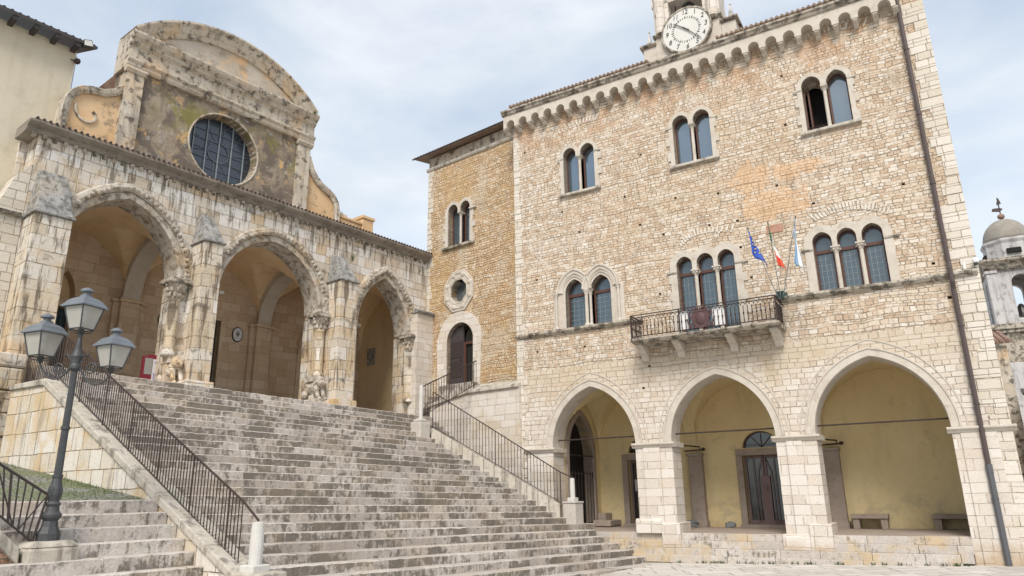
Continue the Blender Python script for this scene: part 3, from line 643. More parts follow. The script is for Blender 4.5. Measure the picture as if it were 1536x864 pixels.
# faint relieving arches of upright stones above the windows
def relief(pts_px,w_,n_,fr=PA,par=pal,mat=M_quoin):
    (a,b,c)=[fr.px(*p) for p in pts_px]; mb=MB()
    for i in range(n_):
        t=(i+.5)/n_; u=(1-t)**2*a[0]+2*t*(1-t)*(2*b[0]-(a[0]+c[0])/2)+t*t*c[0]; z_=(1-t)**2*a[1]+2*t*(1-t)*(2*b[1]-(a[1]+c[1])/2)+t*t*c[1]
        an=(t-.5)*-1.1+.06*rr.random(); dx,dz=math.sin(-an),math.cos(an); hl=w_*(.8+.4*rr.random()); wd=.027
        p=[(u-wd,z_),(u+wd,z_),(u+wd+dx*hl,z_+dz*hl),(u-wd+dx*hl,z_+dz*hl)]
        mb.prism(p,-.05,.016+.01*rr.random())
    mb.build('relieving_arch',mat,par,bevel=.006)
relief([(1222,333),(1275,315),(1333,322)],.2,22); relief([(1022,371),(1050,352),(1100,349)],.17,16); relief([(838,202),(868,188),(895,180)],.2,12); relief([(1190,62),(1240,48),(1300,38)],.2,14)
relief([(740,420),(755,400),(772,395)],.17,8,WI,None) if False else None
# portico (ground-floor loggia): vaults, back wall, doors
BO=-3.1
def vault(par,u0,u1,o0,o1,zs,zu,zo,mat,name='vault',over=.0):
    Au=arc(u0,u1,zs,zu,20); Ao=arc(-o1,-o0,zs,zo,20)
    mb=MB(); mb.grid(lambda s,t:(u0+(u1-u0)*s,o0+(o1-o0)*t,max(topz(min(max(u0+(u1-u0)*s,u0),u1),Au) or zs,topz(min(max(-(o0+(o1-o0)*t),-o1),-o0),Ao) or zs)),30,30)
    return mb.build(name,mat,par,fix=False)
bays=[(1.0,3.87),(3.87,7.21),(7.21,10.55)]
for a,b in bays: vault(pal,a,b,BO,-.6,1.14,2.95,2.72,M_yel)
Dc=PA.px(1145,735,BO); d0,zt=PA.px(1113,683,BO); d1=d0+1.02
mid_=PA.px(942,672,BO)
e0=PA.px(942,700,BO)[0]; e1=e0+.95
dl=[(d0,d1),(e0,e1)]
back=filled(rect(.9,10.7,-1.9,3.3),[hole(d0+.03,d1-.03,1.13,1.14,1.57),rect(d0,d1,FLOORZ+.05,.93),hole(e0+.03,e1-.03,1.13,1.14,1.57),rect(e0,e1,FLOORZ+.05,.93)],BO-.4,BO).build('portico_back_wall',M_yel,pal)
for (a,b) in dl:
    mb=MB(); mb.box(a-.17,a-.0,BO-.1,BO+.05,FLOORZ,.93); mb.box(b,b+.17,BO-.1,BO+.05,FLOORZ,.93); mb.box(a-.17,b+.17,BO-.1,BO+.052,.93,1.1); mb.box(a-.2,b+.2,BO-.3,BO+.12,FLOORZ-.02,FLOORZ+.07)
    dr=mb.build('door',M_peper,pal,bevel=.01)
    mb=MB(); ww=b-a
    for q in (0,1):
        x0=a+q*ww/2+.012; x1=a+(q+1)*ww/2-.012
        mb.box(x0,x0+.05,BO-.22,BO-.17,FLOORZ+.07,.92); mb.box(x1-.05,x1,BO-.22,BO-.17,FLOORZ+.07,.92); mb.box(x0,x1,BO-.219,BO-.171,FLOORZ+.07,FLOORZ+.17); mb.box(x0,x1,BO-.219,BO-.171,.86,.92)
    mb.box(a+.38*ww,a+.62*ww,BO-.17,BO-.155,FLOORZ+.07,.4); mb.build('door_leaves',M_doorm,dr)
    mb=MB()
    for q in (-1,1):
        c=(a+b)/2; mb.tube([(c+q*.02,BO-.14,.88),(c+q*.08,BO-.14,.75),(c+q*.17,BO-.14,.5),(c+q*.19,BO-.14,.1),(c+q*.19,BO-.14,FLOORZ+.1)],.011,5); mb.tube([(c+q*.27,BO-.14,.88),(c+q*.27,BO-.14,FLOORZ+.1)],.011,5)
    mb.tube([(c+.04,BO-.13,0),(c+.04,BO-.09,.02),(c+.04,BO-.09,.12),(c+.04,BO-.13,.14)],.01,5); mb.build('door_handle',M_doorm,dr)
    MB().box(a,b,BO-.24,BO-.225,FLOORZ+.07,.92).build('door_glass',M_gldoor,dr)
    pl=hole(a+.03,b-.03,1.13,1.14,1.57); MB().prism(pl,BO-.2,BO-.18).build('fanlight',M_gldoor,dr)
    mb=MB(); mb.sweep(arc(a+.03,b-.03,1.14,1.57),[(-.03,BO-.18),(-.03,BO-.12),(.0,BO-.12),(.0,BO-.18)]); c=(a+b)/2
    for t in (-.5,0,.5): mb.tube([(c,BO-.16,1.14),(c+.4*math.sin(t*1.4),BO-.16,1.14+.4*math.cos(t*1.4)*.95)],.01,4)
    mb.build('fanlight_frame',M_wood,dr)
# notice paper in the left door
MB().box(e0+.10,e0+.4,BO-.222,BO-.215,.05,.38).build('paper_notice',M_paper,pal)
# back pilasters with iron lamp bracket
for u_ in (3.98,7.50):
    mb=MB(); mb.box(u_-.19,u_+.19,BO-.02,BO+.22,FLOORZ-.1,.96); mb.box(u_-.22,u_+.22,BO-.02,BO+.26,.96,1.04); mb.box(u_-.22,u_+.22,BO-.02,BO+.27,FLOORZ-.1,FLOORZ+.16); mb.build('pilaster',M_peper,pal,bevel=.012)
    mb=MB(); mb.tube([(u_-.25,BO+.28,1.1),(u_+.25,BO+.28,1.12)],.022,5); mb.tube([(u_+.18,BO+.28,1.1),(u_+.2,BO+.3,1.2),(u_-.5,BO+.9,1.28),(u_-.9,BO+1.2,1.35)],.018,5); mb.ell((u_+.3,BO+.33,1.13),(.06,.06,.05),8,5); mb.build('lamp_bracket',M_iron,pal)
# arches across the loggia
for u_ in (3.87,7.21):
    mb=MB(); P_=arc(.62,3.1,1.1,2.66,14)
    inn=P_; n_=len(inn); 
    for i in range(n_-1):
        (y0,z0_),(y1,z1_)=inn[i],inn[i+1]
        mb.hexa([(u_-.15,-y0,z0_),(u_+.15,-y0,z0_),(u_+.15,-y1,z1_),(u_-.15,-y1,z1_)],[(u_-.15,-y0,z0_+.3),(u_+.15,-y0,z0_+.3),(u_+.15,-y1,z1_+.3),(u_-.15,-y1,z1_+.3)])
    mb.build('transverse_arch',M_yel,pal)
# left end: arched passage, its darkness a black panel, with stone jambs and iron gate; right end wall
endw=filled([(.62,-1.9),(3.1,-1.9),(3.1,3.2),(.62,3.2)],[hole(1.0,2.62,-.9,.95,1.95)],0,.01)
mb=MB(); vs=[(1.0-(-y),y_,z_) for y,y_,z_ in []]
def plate_u(outer_,holes__,u0_,u1_,name,mat,par):
    m_=filled(outer_,holes__,u0_,u1_); m2=MB(); m2.add([(-y,x,z) for x,y,z in m_.v],m_.f); return m2.build(name,mat,par)
plate_u([(.62,-1.9),(3.1,-1.9),(3.1,3.3),(.62,3.3)],[hole(1.0,2.6,-.9,1.05,2.2)],.7,.98,'end_wall',M_yel,pal)
mb=MB(); P_=[(1.0,-.9)]+arc(1.0,2.6,1.05,2.2)+[(2.6,-.9)]
for i in range(len(P_)-1):
    (y0,z0_),(y1,z1_)=P_[i],P_[i+1]; cx=1.8; 
    f=lambda y,z_:(y+(y-cx)*.18, z_+(.16 if z_>1 else 0)*(1))
    (Y0,Z0_),(Y1,Z1_)=f(y0,z0_),f(y1,z1_)
    vs=[(.6,y0,z0_),(1.04,y0,z0_),(1.04,Y0,Z0_),(.6,Y0,Z0_),(.6,y1,z1_),(1.04,y1,z1_),(1.04,Y1,Z1_),(.6,Y1,Z1_)]
    mb.add(vs,[(0,1,2,3),(4,7,6,5),(0,4,5,1),(1,5,6,2),(2,6,7,3),(3,7,4,0)])
mb.build('passage_arch',M_peper,pal)
MB().box(.62,.69,-2.75,-.9,-.95,2.3).build('passage_shade_panel',M_black,pal)  # black panel in front of the wall, painting the unlit depth of the passage
gt=MB()
for k in range(9): gt.tube([(.99,-1.05-.19*k,-.9),(.99,-1.05-.19*k,.62)],.012,5)
gt.tube([(.99,-1.0,-.8),(.99,-2.6,-.8)],.014,5); gt.tube([(.99,-1.0,.55),(.99,-2.6,.55)],.014,5); gt.tube([(1.0,-1.0,1.05),(1.0,-2.7,1.05)],.02,5); gt.build('iron_gate',M_iron,pal)
MB().box(1.06,1.32,-3.08,-2.62,-.9,-.55).box(1.06,1.6,-3.08,-2.3,-.9,-.74).build('broken_step',M_peper,pal,bevel=.02)
# portico floor and steps
mb=MB(); mb.box(.98,10.62,BO,-.02,-1.9,FLOORZ); mb.build('portico_floor',M_peper,pal)
mb=MB()
for i,(ua,ub,zt_,o_) in enumerate([(3.9,10.2,-.925,.02),(4.35,10.2,-1.085,.30),(4.5,7.0,-1.245,.62),(4.7,7.4,-1.40,.98)]):
    if i==0: segs=[(1.08,3.42),(4.33,6.79),(7.63,10.22)]
    elif i==1: segs=[(2.0,6.79),(7.64,10.22)]
    elif i==2: segs=[(2.3,10.20)]
    else: segs=[(2.6,10.0)]
    oo={0:.018,1:.10,2:.16,3:.23}[i]
    for a,b in segs:
        u=a
        while u<b-.01:
            l=min(.5+.55*rr.random(),b-u); mb.cur=.3+.7*rr.random(); mb.cd=.1*rr.random()-.25; mb.box(u,u+l-.006,-.3,oo+.012*rr.random(),zt_-.158,zt_+.006*rr.random()); u+=l
mb.build('podium_steps',M_step3,pal,bevel=.01,attr=True)
for i_,(u_,o_) in enumerate([(5.0,.30),(5.45,.30),(5.9,.29),(6.5,.27),(7.3,.25),(8.3,.14),(8.35,.2),(9.6,.2),(4.6,.4)]):
    pass
# tie rods
for a,b,zs,za in A:
    mb=MB(); mb.tube([(a-.0,-.3,zs+.20),(b+.0,-.3,zs+.20)],.018,6); mb.build('tie_rod',M_rust,pal)
# drainpipe
pts=[PA.px(x,y)[0] for x,y in [(1343,0)]]
mb=MB(); mb.tube([(10.72,.09,11.4),(10.72,.09,4.6),(10.72,.17,4.45),(10.72,.17,4.15),(10.72,.09,4.0),(10.72,.09,.42)],.048,8)
for z_ in (9.8,8.1,6.4,3.2,1.6): mb.lathe(10.72,.09,[(.06,z_),(.06,z_+.03)],8); mb.box(10.70,10.74,0,.09,z_,z_+.03)
dp=mb.build('drainpipe',M_pipe,pal,smooth=False)
mb=MB(); mb.lathe(10.72,.09,[(.062,.26),(.062,.44)],10); mb.tube([(10.72,.09,.3),(10.73,.09,-1.42)],.056,10); mb.lathe(10.72,.09,[(.066,-.22),(.066,-.19)],10); mb.build('lower_pipe',M_pipeg,dp)
# ---- balcony
bal=thing('x','',None,PA,0,0,0); bpy.data.objects.remove(bal)
ctx(PA,0,0,0)
bal=MB().prismx([(0,3.575),(.68,3.575),(.72,3.60),(.76,3.64),(.76,3.68),(0,3.68)],3.74,7.30).build('balcony',M_weath,pal,bevel=.01)
for u_ in (3.86,4.80,6.10,7.12):
    mb=MB(); mb.prismx([(0,3.20),(.10,3.22),(.17,3.34),(.30,3.40),(.38,3.46),(.50,3.50),(.56,3.50),(.56,3.573),(0,3.573)],u_-.09,u_+.09); mb.build('bracket',M_mold,bal,bevel=.01)
mb=MB(); zt=4.28; 
mb.box(3.76,7.28,.735,.765,zt-.02,zt); mb.box(3.76,7.28,.74,.76,zt-.075,zt-.062); mb.box(3.76,7.28,.738,.762,3.72,3.74)
for uu in (3.76,7.25): mb.box(uu,uu+.03,0,.735,zt-.02,zt-.001); mb.box(uu+.005,uu+.02,0,.735,3.722,3.738); mb.box(uu+.005,uu+.02,0,.735,zt-.074,zt-.064)
for uu in (3.76,5.0,6.12,7.25): mb.box(uu,uu+.03,.73,.768,3.68,zt-.02)
mb.build('railing_frame',M_rust,bal)
def balu(mb,u,o):
    mb.lathe(u,o,[(.008,3.74),(.014,3.80),(.009,3.83),(.009,3.92),(.02,3.95),(.02,3.965),(.009,3.99),(.009,4.09),(.014,4.11),(.008,4.13)],6)
    mb.tube([(u+.048*math.cos(t*PI/6),o,4.145+.055*math.sin(t*PI/6)) for t in range(7)],.007,4)
    mb.tube([(u-.03,o,4.23),(u,o,4.262),(u+.03,o,4.23),(u,o,4.20)],.005,4,closed=True)
bs=[(3.80+.098*i,.75) for i in range(36)]+[(uu,.08+.098*i) for uu in (3.775,7.265) for i in range(7)]
for u_,o_ in bs:
    mb=MB(); balu(mb,u_,o_); mb.build('baluster',M_rust,bal,fix=False)
# crest and white boards behind the rail
for a_,b_ in ((4.99,5.22),(5.82,6.10)): MB().box(a_,b_,.70,.715,3.76,4.22).build('white_board',M_fwhite,bal)
mb=MB(); c=5.55
sh=[(c-.2,4.12),(c-.22,3.95),(c-.15,3.78),(c,3.70),(c+.15,3.78),(c+.22,3.95),(c+.2,4.12)]; mb.prism(sh,.77,.81); mb.ell((c,.8,3.95),(.13,.05,.16),12,8)
for k in range(5): mb.ell((c-.14+.07*k,.8,4.19+.035*(k%2)),(.03,.03,.05),8,6)
mb.box(c-.17,c+.17,.77,.82,4.12,4.16)
for q in (-1,1):
    mb.tube([(c+q*(.22+.06*math.sin(t*.9)),.8,4.15-.045*t) for t in range(10)],.022,6); mb.tube([(c+q*.1,.8,3.74),(c+q*.22,.8,3.76),(c+q*.3,.8,3.86),(c+q*.33,.8,3.98)],.018,6)
mb.build('coat_of_arms',plain('dark_red_cast_crest',(.10,.05,.05),.6,var=.7,scale=14),bal)
# ---- faded panel, number plate, cctv
u_,z_=PA.px(1162,343); ctx(PA,u_,0,z_); o=MB().box(u_-.19,u_+.19,.004,.02,z_-.10,z_+.10).build('faded_panel',M_faded,None); tag(o,'small faded red painted panel high on the town hall wall above the flags','wall panel')
ctx(PA,0,0,0)
u_,z_=PA.px(1464,398); cc=thing('security_camera','white dome security camera on the town hall wall beside the right corner','camera',PA,u_,0,z_)
mb=MB(); mb.box(u_-.22,u_-.18,0,.03,z_-.05,z_+.1); mb.build('mounting_plate',M_fwhite,cc); mb=MB(); mb.tube([(u_,0,z_+.08),(u_,.12,z_+.1)],.02,6); mb.lathe(u_,.14,[(.05,z_+.02),(.065,z_+.05),(.06,z_+.1),(.03,z_+.13)],12); mb.build('housing',M_fwhite,cc); MB().ell((u_,.14,z_+.01),(.045,.045,.05),12,8).build('dome',M_gldoor,cc)

# ================================================================== WING (same building)
ctx(WI); wg_loc=WI.loc(0,0,0)
wing=bpy.data.objects.new('wing',None); col.objects.link(wing); wing.parent=pal
wing.matrix_parent_inverse=Matrix.Identity(4)
rel=Matrix.Translation(PA.loc(0,0,0)) @ Matrix.Rotation(PA.rz,4,'Z'); wm=Matrix.Translation(wg_loc)@Matrix.Rotation(WI.rz,4,'Z')
wing.matrix_basis=rel.inverted()@wm
ops=[(-2.87,-2.44),(-2.33,-1.91)]; dz0=3.27
op_oct=lambda c,r,f=1:[(c[0]+r*.92*math.cos(PI/8+i*PI/4),c[1]+r*math.sin(PI/8+i*PI/4)) for i in range(8)]
oc=(-2.37,6.2)
filled([(-3.83,-1.9),(.35,-1.9),(.35,10.75),(-3.83,10.75)],[win_outline(ops,7.76,8.9,9.22),op_oct(oc,.39),hole(-2.86,-1.76,dz0,4.6,5.17)],-.6,0).build('wing_wall',M_wing,wing)
mb=MB(); mb.box(-3.83,-3.23,-8,-.605,-1.9,10.75); mb.box(.1,.35,-8,-.605,-1.9,10.75); mb.box(-3.2,.1,-8,-7.7,-1.9,10.7); mb.build('wing_side_walls',M_wing,wing)
mb=MB(); z=5.0
while z<10.6:
    h_=.14+.1*rr.random(); mb.box(-3.842,-3.83+.12+.14*rr.random(),-.3,.012*rr.random()+.004,z,z+h_-.008); z+=h_
mb.build('corner_stones',M_quoin,wing,bevel=.008)
mb=MB(); mb.box(-3.2,.1,-7.7,-.61,5.9,5.95); mb.box(-3.2,.1,-7.7,-.61,3.1,3.2); mb.box(-3.2,-1.2,-1.9,-1.85,3.2,5.4); mb.build('inner_floors',M_black,wing)  # floors in flat black, plus an upright black sheet painting the shade behind the doorway
mb=MB(); mb.prismx([(-.5,10.75),(.03,10.75),(.06,10.80),(.06,10.86),(-.5,10.86)],-3.9,.2); mb.build('moulding',M_corn,wing,bevel=.01)
MB().box(-3.83,.3,-1.2,-.02,10.86,11.25).build('attic_band',M_trim,wing)
mb=MB(); mb.hexa([(-4.25,-6,12.3),(.3,-6,12.3),(.3,.30,11.25),(-4.25,.30,11.25)],[(-4.25,-6,12.36),(.3,-6,12.36),(.3,.30,11.285),(-4.25,.30,11.285)]); tiles(mb,-4.2,.25,.33,-6,11.29,12.37,.14,.03)
mb.hexa([(-4.25,-10,11.2),(.3,-10,11.2),(.3,-6.01,12.3),(-4.25,-6.01,12.3)],[(-4.25,-10,11.26),(.3,-10,11.26),(.3,-6.01,12.36),(-4.25,-6.01,12.36)]); mb.build('roof',M_tile,wing)
MB().tube([(-4.28,.36,11.24),(.2,.36,11.26)],.028,8).build('gutter',M_gutter,wing)
win=MB().box(-3.1,-1.7,-.3,.10,7.68,7.758).build('window',M_weath,wing,bevel=.01)
surround(win,ops,7.76,8.9,9.22,.15,.12,True,.03)
mb=MB(); c=-2.385; colonnette(mb,c,-.08,7.76,8.9,.04); mb.box(c-.07,c+.07,-.25,.02,8.87,8.905); mb.box(-1.93+.03,-1.62,0,.08,8.86,8.91); mb.build('colonnette',M_mold,win)
sash(win,ops,7.76,8.9,9.22,-.25)
mb=filled(op_oct(oc,.72),[op_oct(oc,.39)],-.3,.05); ow=mb.build('octagonal_window',M_mold,wing,bevel=.012)
mb=MB(); 
for i in range(8):
    a=i*PI/4+PI/8; mb.ell((oc[0]+.52*math.cos(a),.05,oc[1]+.56*math.sin(a)),(.1,.04,.08),8,5)
o_=op_oct(oc,.62); mb.sweep(o_,[(-.03,.04),(0,.075),(.03,.04)],closed=True); o_=op_oct(oc,.44); mb.sweep(o_,[(-.03,.04),(0,.065),(.03,.04)],closed=True); mb.build('carved_rim',M_mold,ow)
MB().prism(op_oct(oc,.42),-.27,-.25).build('pane',M_gl,ow)
# pointed doorway
mb=filled([(-3.2,dz0-.35),(-3.28,4.2),(-3.27,4.55)]+arc(-3.26,-1.42,4.6,5.53)+[(-1.44,4.2),(-1.50,dz0-.35)],[hole(-2.86,-1.76,dz0,4.6,5.17)],-.3,.03)
dr=mb.build('doorway',M_ash,wing)
MB().prism(hole(-2.86,-2.28,dz0,4.6,5.14,8)[:12]+[(-2.30,5.12),(-2.30,dz0)],-.20,-.14).build('door_leaf',plain('old_dark_wood',(.06,.052,.055),.6,var=.5),dr)
mb=MB(); 
for zz in (3.5,4.1): mb.box(-2.82,-2.34,-.14,-.125,zz,zz+.5)
mb.lathe(-2.4,-.11,[(.03,4.02),(.03,4.08)],8); mb.build('door_panel',M_iron,dr)
mb=MB(); mb.box(-2.28,-2.2,-.18,-.13,dz0,4.55); mb.box(-1.82,-1.76,-.18,-.13,dz0,4.55); mb.box(-2.28,-1.76,-.18,-.128,4.48,4.56); mb.build('door_frame',M_wood,dr)
MB().prism(hole(-2.27,-1.77,dz0,4.6,5.1,8),-.22,-.20).build('door_glass',M_gldoor,dr)
# landing with sloping coping below the door
LO=.70
c0=WI.px(655,607,LO); c1=WI.px(701,590,LO); c2=WI.px(777,583,LO)
mb=MB(); xr=c2[0]+.02
mb.prism([(c0[0]-.3,-1.9),(xr,-1.9),(xr,c1[1]),(c1[0],c1[1]),(c0[0]-.3,c0[1]-.3*(c1[1]-c0[1])/(c1[0]-c0[0]))],-.02,LO-.02)
lw=mb.build('landing_wall',M_ash,wing)
mb=MB(); mb.hexa([(c1[0],LO-.4,c1[1]),(xr,LO-.4,c1[1]),(xr,LO+.05,c1[1]),(c1[0],LO+.05,c1[1])][::-1],[(c1[0],LO-.4,c1[1]+.30),(xr,LO-.4,c1[1]+.26),(xr,LO+.04,c1[1]+.09),(c1[0],LO+.04,c1[1]+.09)][::-1])
e=(c0[0]-.35,c0[1]-.35*(c1[1]-c0[1])/(c1[0]-c0[0]))
mb.hexa([(e[0],LO-.22,e[1]),(c1[0]-.004,LO-.22,c1[1]),(c1[0]-.004,LO+.05,c1[1]),(e[0],LO+.05,e[1])][::-1],[(e[0],LO-.22,e[1]+.12),(c1[0]-.004,LO-.22,c1[1]+.16),(c1[0]-.004,LO+.04,c1[1]+.10),(e[0],LO+.04,e[1]+.09)][::-1]); mb.build('sloping_coping',M_corn,wing,bevel=.012)
mb=MB(); mb.box(-2.95,-1.55,-.3,LO-.42,2.6,3.22)
for k in range(5): mb.cur=rr.random(); mb.box(-3.2-.24*k,-2.955,-.02,LO-.23,2.0,2.9-.155*k)
mb.build('landing_steps',M_step,wing,attr=True,bevel=.01)
# ================================================================== CATHEDRAL
cat=thing('cathedral','weathered cathedral front with three arched portico, round window and curved gable','cathedral',CH)
CA=[(-10.78,-8.20,4.98,6.62),(-7.16,-4.20,4.95,6.62),(-2.82,-.82,4.88,6.50)]
FZ=2.45
outer=[(-11.45,1.5),(-10.81,1.5)]+g3(CA[0])+[(-8.16,1.5),(-7.20,1.5)]+g3(CA[1])+[(-4.16,1.5),(-2.86,1.5)]+g3(CA[2])+[(-.78,1.5),(-.02,1.5),(-.02,7.45),(-11.45,7.45)]
filled(outer,[],-.62,0).build('portico_wall',M_ch,cat)
MB().box(-11.6,-10.9,-3.2,-.625,1.5,7.45).build('portico_side_wall',M_ch,cat)
MB().box(-.06,.0,-3.6,-.625,1.5,7.3).build('portico_end_wall',M_end,cat)
u_,z_=CH.pxu(557,535,-.06)[0],0
oo,zz=CH.pxu(557,535,-.062); MB().box(-.09,-.062,oo-.2,oo+.2,zz-.3,zz+.28).build('stone_tablet',M_slate,cat)
# cornice: gutter mould with modillions
mb=MB(); mb.prismx([(-.6,7.45),(.05,7.45),(.09,7.50),(.09,7.54),(.20,7.58),(.26,7.62),(.26,7.665),(-.6,7.70)],-11.72,-.02); cn=mb.build('portico_cornice',M_darkc,cat,bevel=.008)
mb=MB(); u=-11.6
while u<-.1: mb.prismx([(0,7.36),(.04,7.37),(.07,7.40),(.09,7.449),(0,7.449)],u,u+.08); u+=.2
mb.build('modillions',M_weath,cat,bevel=.008)
# portico roof behind the cornice
mb=MB(); mb.hexa([(-11.6,-3.4,7.5),(-.05,-3.4,7.5),(-.05,.25,7.67),(-11.6,.25,7.67)][::1],[(-11.6,-3.4,7.64),(-.05,-3.4,7.64),(-.05,.25,7.70),(-11.6,.25,7.70)]); mb.build('portico_roof',M_tile,cat)
mb=MB(); tiles(mb,-11.6,-.05,.28,-.1,7.70,7.74,.12,.028); mb.build('tile_edge',M_gutter,cat)
# arch mouldings
for a,b,zs,za in CA:
    mb=MB(); mb.sweep(arc(a,b,zs,za,18),[(-.004,-.63),(-.004,.03),(.06,.045),(.15,.03),(.15,-.3)]); mb.build('arch_ring',M_stainmold,cat)
    P_=arc(a-.18,b+.18,zs+.0,za+.20,22); mb=MB(); mb.sweep(P_,[(-.03,0),(-.03,.07),(.05,.14),(.13,.13),(.17,.05),(.17,0)])
    # carved leaves along the hood
    Q=[]; tot=0
    for (p,q) in zip(P_,P_[1:]):
        l=math.hypot(q[0]-p[0],q[1]-p[1]); 
        while tot<l: t=tot/l; Q.append((p[0]+(q[0]-p[0])*t,p[1]+(q[1]-p[1])*t)); tot+=.125
        tot-=l
    for (u,z) in Q:
        if rr.random()<.88: mb.ell((u+.02*rr.random(),.12,z+.03+.02*rr.random()),(.05+.02*rr.random(),.045,.045+.02*rr.random()),6,4,.4,rr.random()*9)
    mb.build('carved_hood',M_stainmold,cat)
# piers and sloping-capped buttresses
def floorz(u): return -.3209+.15375*18-.02236*(u+5.4)
def stepz(u,o):
    k=(4.343-o)/.217 if o<4.343 else -(o-4.343)/.353
    return -.3209+.15375*math.floor(k+.001)-.02236*(u+5.4)
def buttress(ul,ur,of,zl,ztop,zb,plinth=True):
    mb=MB(); j=[0.01*math.sin(i*7.1) for i in range(9)]
    mb.box(ul,ur,-.3,of,zb,zl); mb.build('buttress',M_chp,cat,bevel=.015)
    mb=MB(); mb.box(ul-.045,ur+.045,-.1,of+.06,zl,zl+.055)
    mb.hexa([(ul+.0,-.02,zl+.055),(ul+.0,of+.02,zl+.055),(ur-.0,of+.02,zl+.055),(ur-.0,-.02,zl+.055)],[(ul+.09,-.02,ztop+.08),(ul+.10,of*.3,ztop),(ur-.10,of*.3,ztop),(ur-.09,-.02,ztop+.08)]); mb.build('buttress_cap',M_slate,cat,bevel=.02)
    if plinth:
        mb=MB(); mb.box(ul-.12,ur+.07,-.3,of+.10,zb-.4,zb+.42); mb.build('plinth',M_ch,cat,bevel=.03)
b2r=CH.px(322,500,.62)[0]; b2l=CH.px(292,500,.62)[0]
b3r=CH.px(533,520,.62)[0]; b3l=CH.px(506,520,.62)[0]
b1r=CH.px(84,480,.62)[0]; b1l=CH.px(22,480,.62)[0]
buttress(b2l,b2r,.62,CH.px(320,362,.7)[1],CH.px(315,325,.2)[1],2.15)
buttress(b3l,b3r,.62,CH.px(520,420,.7)[1],CH.px(520,388,.2)[1],2.1)
buttress(b1l,b1r,.62,CH.px(80,322,.7)[1],CH.px(75,258,.2)[1],2.1,False)
# pier bodies linking wall and buttress + impost ledge
for a_,b_,c_ in ((-8.205,-7.155,4.9),(-4.205,-2.815,4.86),(-.825,-.02,4.82),(-11.3,-10.775,4.9)): MB().box(a_,b_,-.64,.02,1.5,c_).build('pier_shaft',M_chp,cat,bevel=.02)
# columns with carved capitals, worn lions below
def column(cu,co,zb,zt,r=.125):
    mb=MB(); zc=zt-.42
    mb.lathe(cu,co,[(r*1.3,zb),(r*1.35,zb+.06),(r*1.1,zb+.12),(r,zb+.16),(r*1.04,zb+1.0),(r*.95,zc-.04),(r*1.15,zc-.02),(r*1.1,zc+.02)],18)
    c_=mb.build('column',M_chp,cat,smooth=True)
    mb=MB(); mb.lathe(cu,co,[(r*1.05,zc),(r*1.1,zc+.1),(r*1.35,zc+.2),(r*1.7,zt-.1),(r*1.85,zt-.06)],16)
    for ring,(rz_,zz,n_,s_) in enumerate([(r*1.2,zc+.10,9,.06),(r*1.5,zc+.23,9,.065),(r*1.75,zc+.31,8,.05)]):
        for i in range(n_): t=2*PI*(i+.5*ring)/n_; mb.ell((cu+rz_*math.cos(t),co+rz_*math.sin(t),zz),(s_*.7,s_*.7,s_),7,5,.5,i+ring)
    mb.build('capital',M_stainmold,c_)
    mb=MB(); mb.box(cu-r*2.2,cu+r*2.4,co-r*2.4,co+r*2.2,zt-.06,zt+.03); mb.box(cu-r*2.0,cu+r*2.2,co-r*2.2,co+r*2.0,zt+.03,zt+.07); mb.build('abacus',M_weath,c_,bevel=.02)
for (px_,py_) in ((262,450),(480,500),(615,530)):
    u_=CH.px(px_,py_,.0)[0]; zt_={262:4.92,480:4.86,615:4.80}[px_]
    column(u_,.0,3.15 if px_<600 else 2.75,zt_)
# corbels on the left jambs
mb=MB(); mb.box(-10.80,-10.62,-.5,.0,4.88,4.98); mb.box(-7.18,-6.98,-.5,.0,4.88,4.97); mb.box(-2.84,-2.66,-.5,.0,4.80,4.9); mb.build('jamb_impost',M_corn,cat,bevel=.02)
mb=MB(); mb.box(-.72,-.0,.02,.32,1.9,5.55); mb.build('corner_pilaster',M_ash,cat,bevel=.01)
mb=MB(); mb.prismx([(0,5.55),(.36,5.55),(.42,5.6),(.42,5.64),(0,5.78)],-.76,.0); mb.build('pilaster_cap',M_slate,cat,bevel=.01)
# worn carved beasts
for (px_,py_) in ((262,556),(476,586)):
    u_=CH.px(px_,py_,.15)[0]; b=thing('stone_lion',('eroded ochre stone lion carrying the portico column left of the main door' if px_==262 else 'hollowed grey stone lion under the second column, beside the narrow green door'),'statue',CH,u_,.15,2.45,group='stone lions under the portico columns')
    mb=MB(); mb.ell((u_,-.05,2.86),(.16,.30,.2),14,10,.35,px_); mb.ell((u_-.02,.26,3.0),(.13,.13,.15),12,9,.4,px_+3); mb.ell((u_-.02,.38,2.96),(.07,.08,.07),10,7,.3,2)
    for q in (-.1,.09): mb.tube([(u_+q,.18,2.92),(u_+q,.27,2.72),(u_+q,.33,2.56)],.05,7,radii=[.075,.055,.05]); mb.ell((u_+q,.37,2.53),(.055,.09,.045),8,5,.2,1)
    for q in (-.12,.11): mb.ell((u_+q,-.25,2.66),(.07,.14,.12),9,6,.3,5)
    mb.box(u_-.2,u_+.2,-.4,.42,2.30,2.52); mb.box(u_-.16,u_+.16,-.25,.12,3.0,3.17); mb.build('lion_body',M_stainmold if px_>300 else M_chp,b,smooth=False)
ctx(CH)
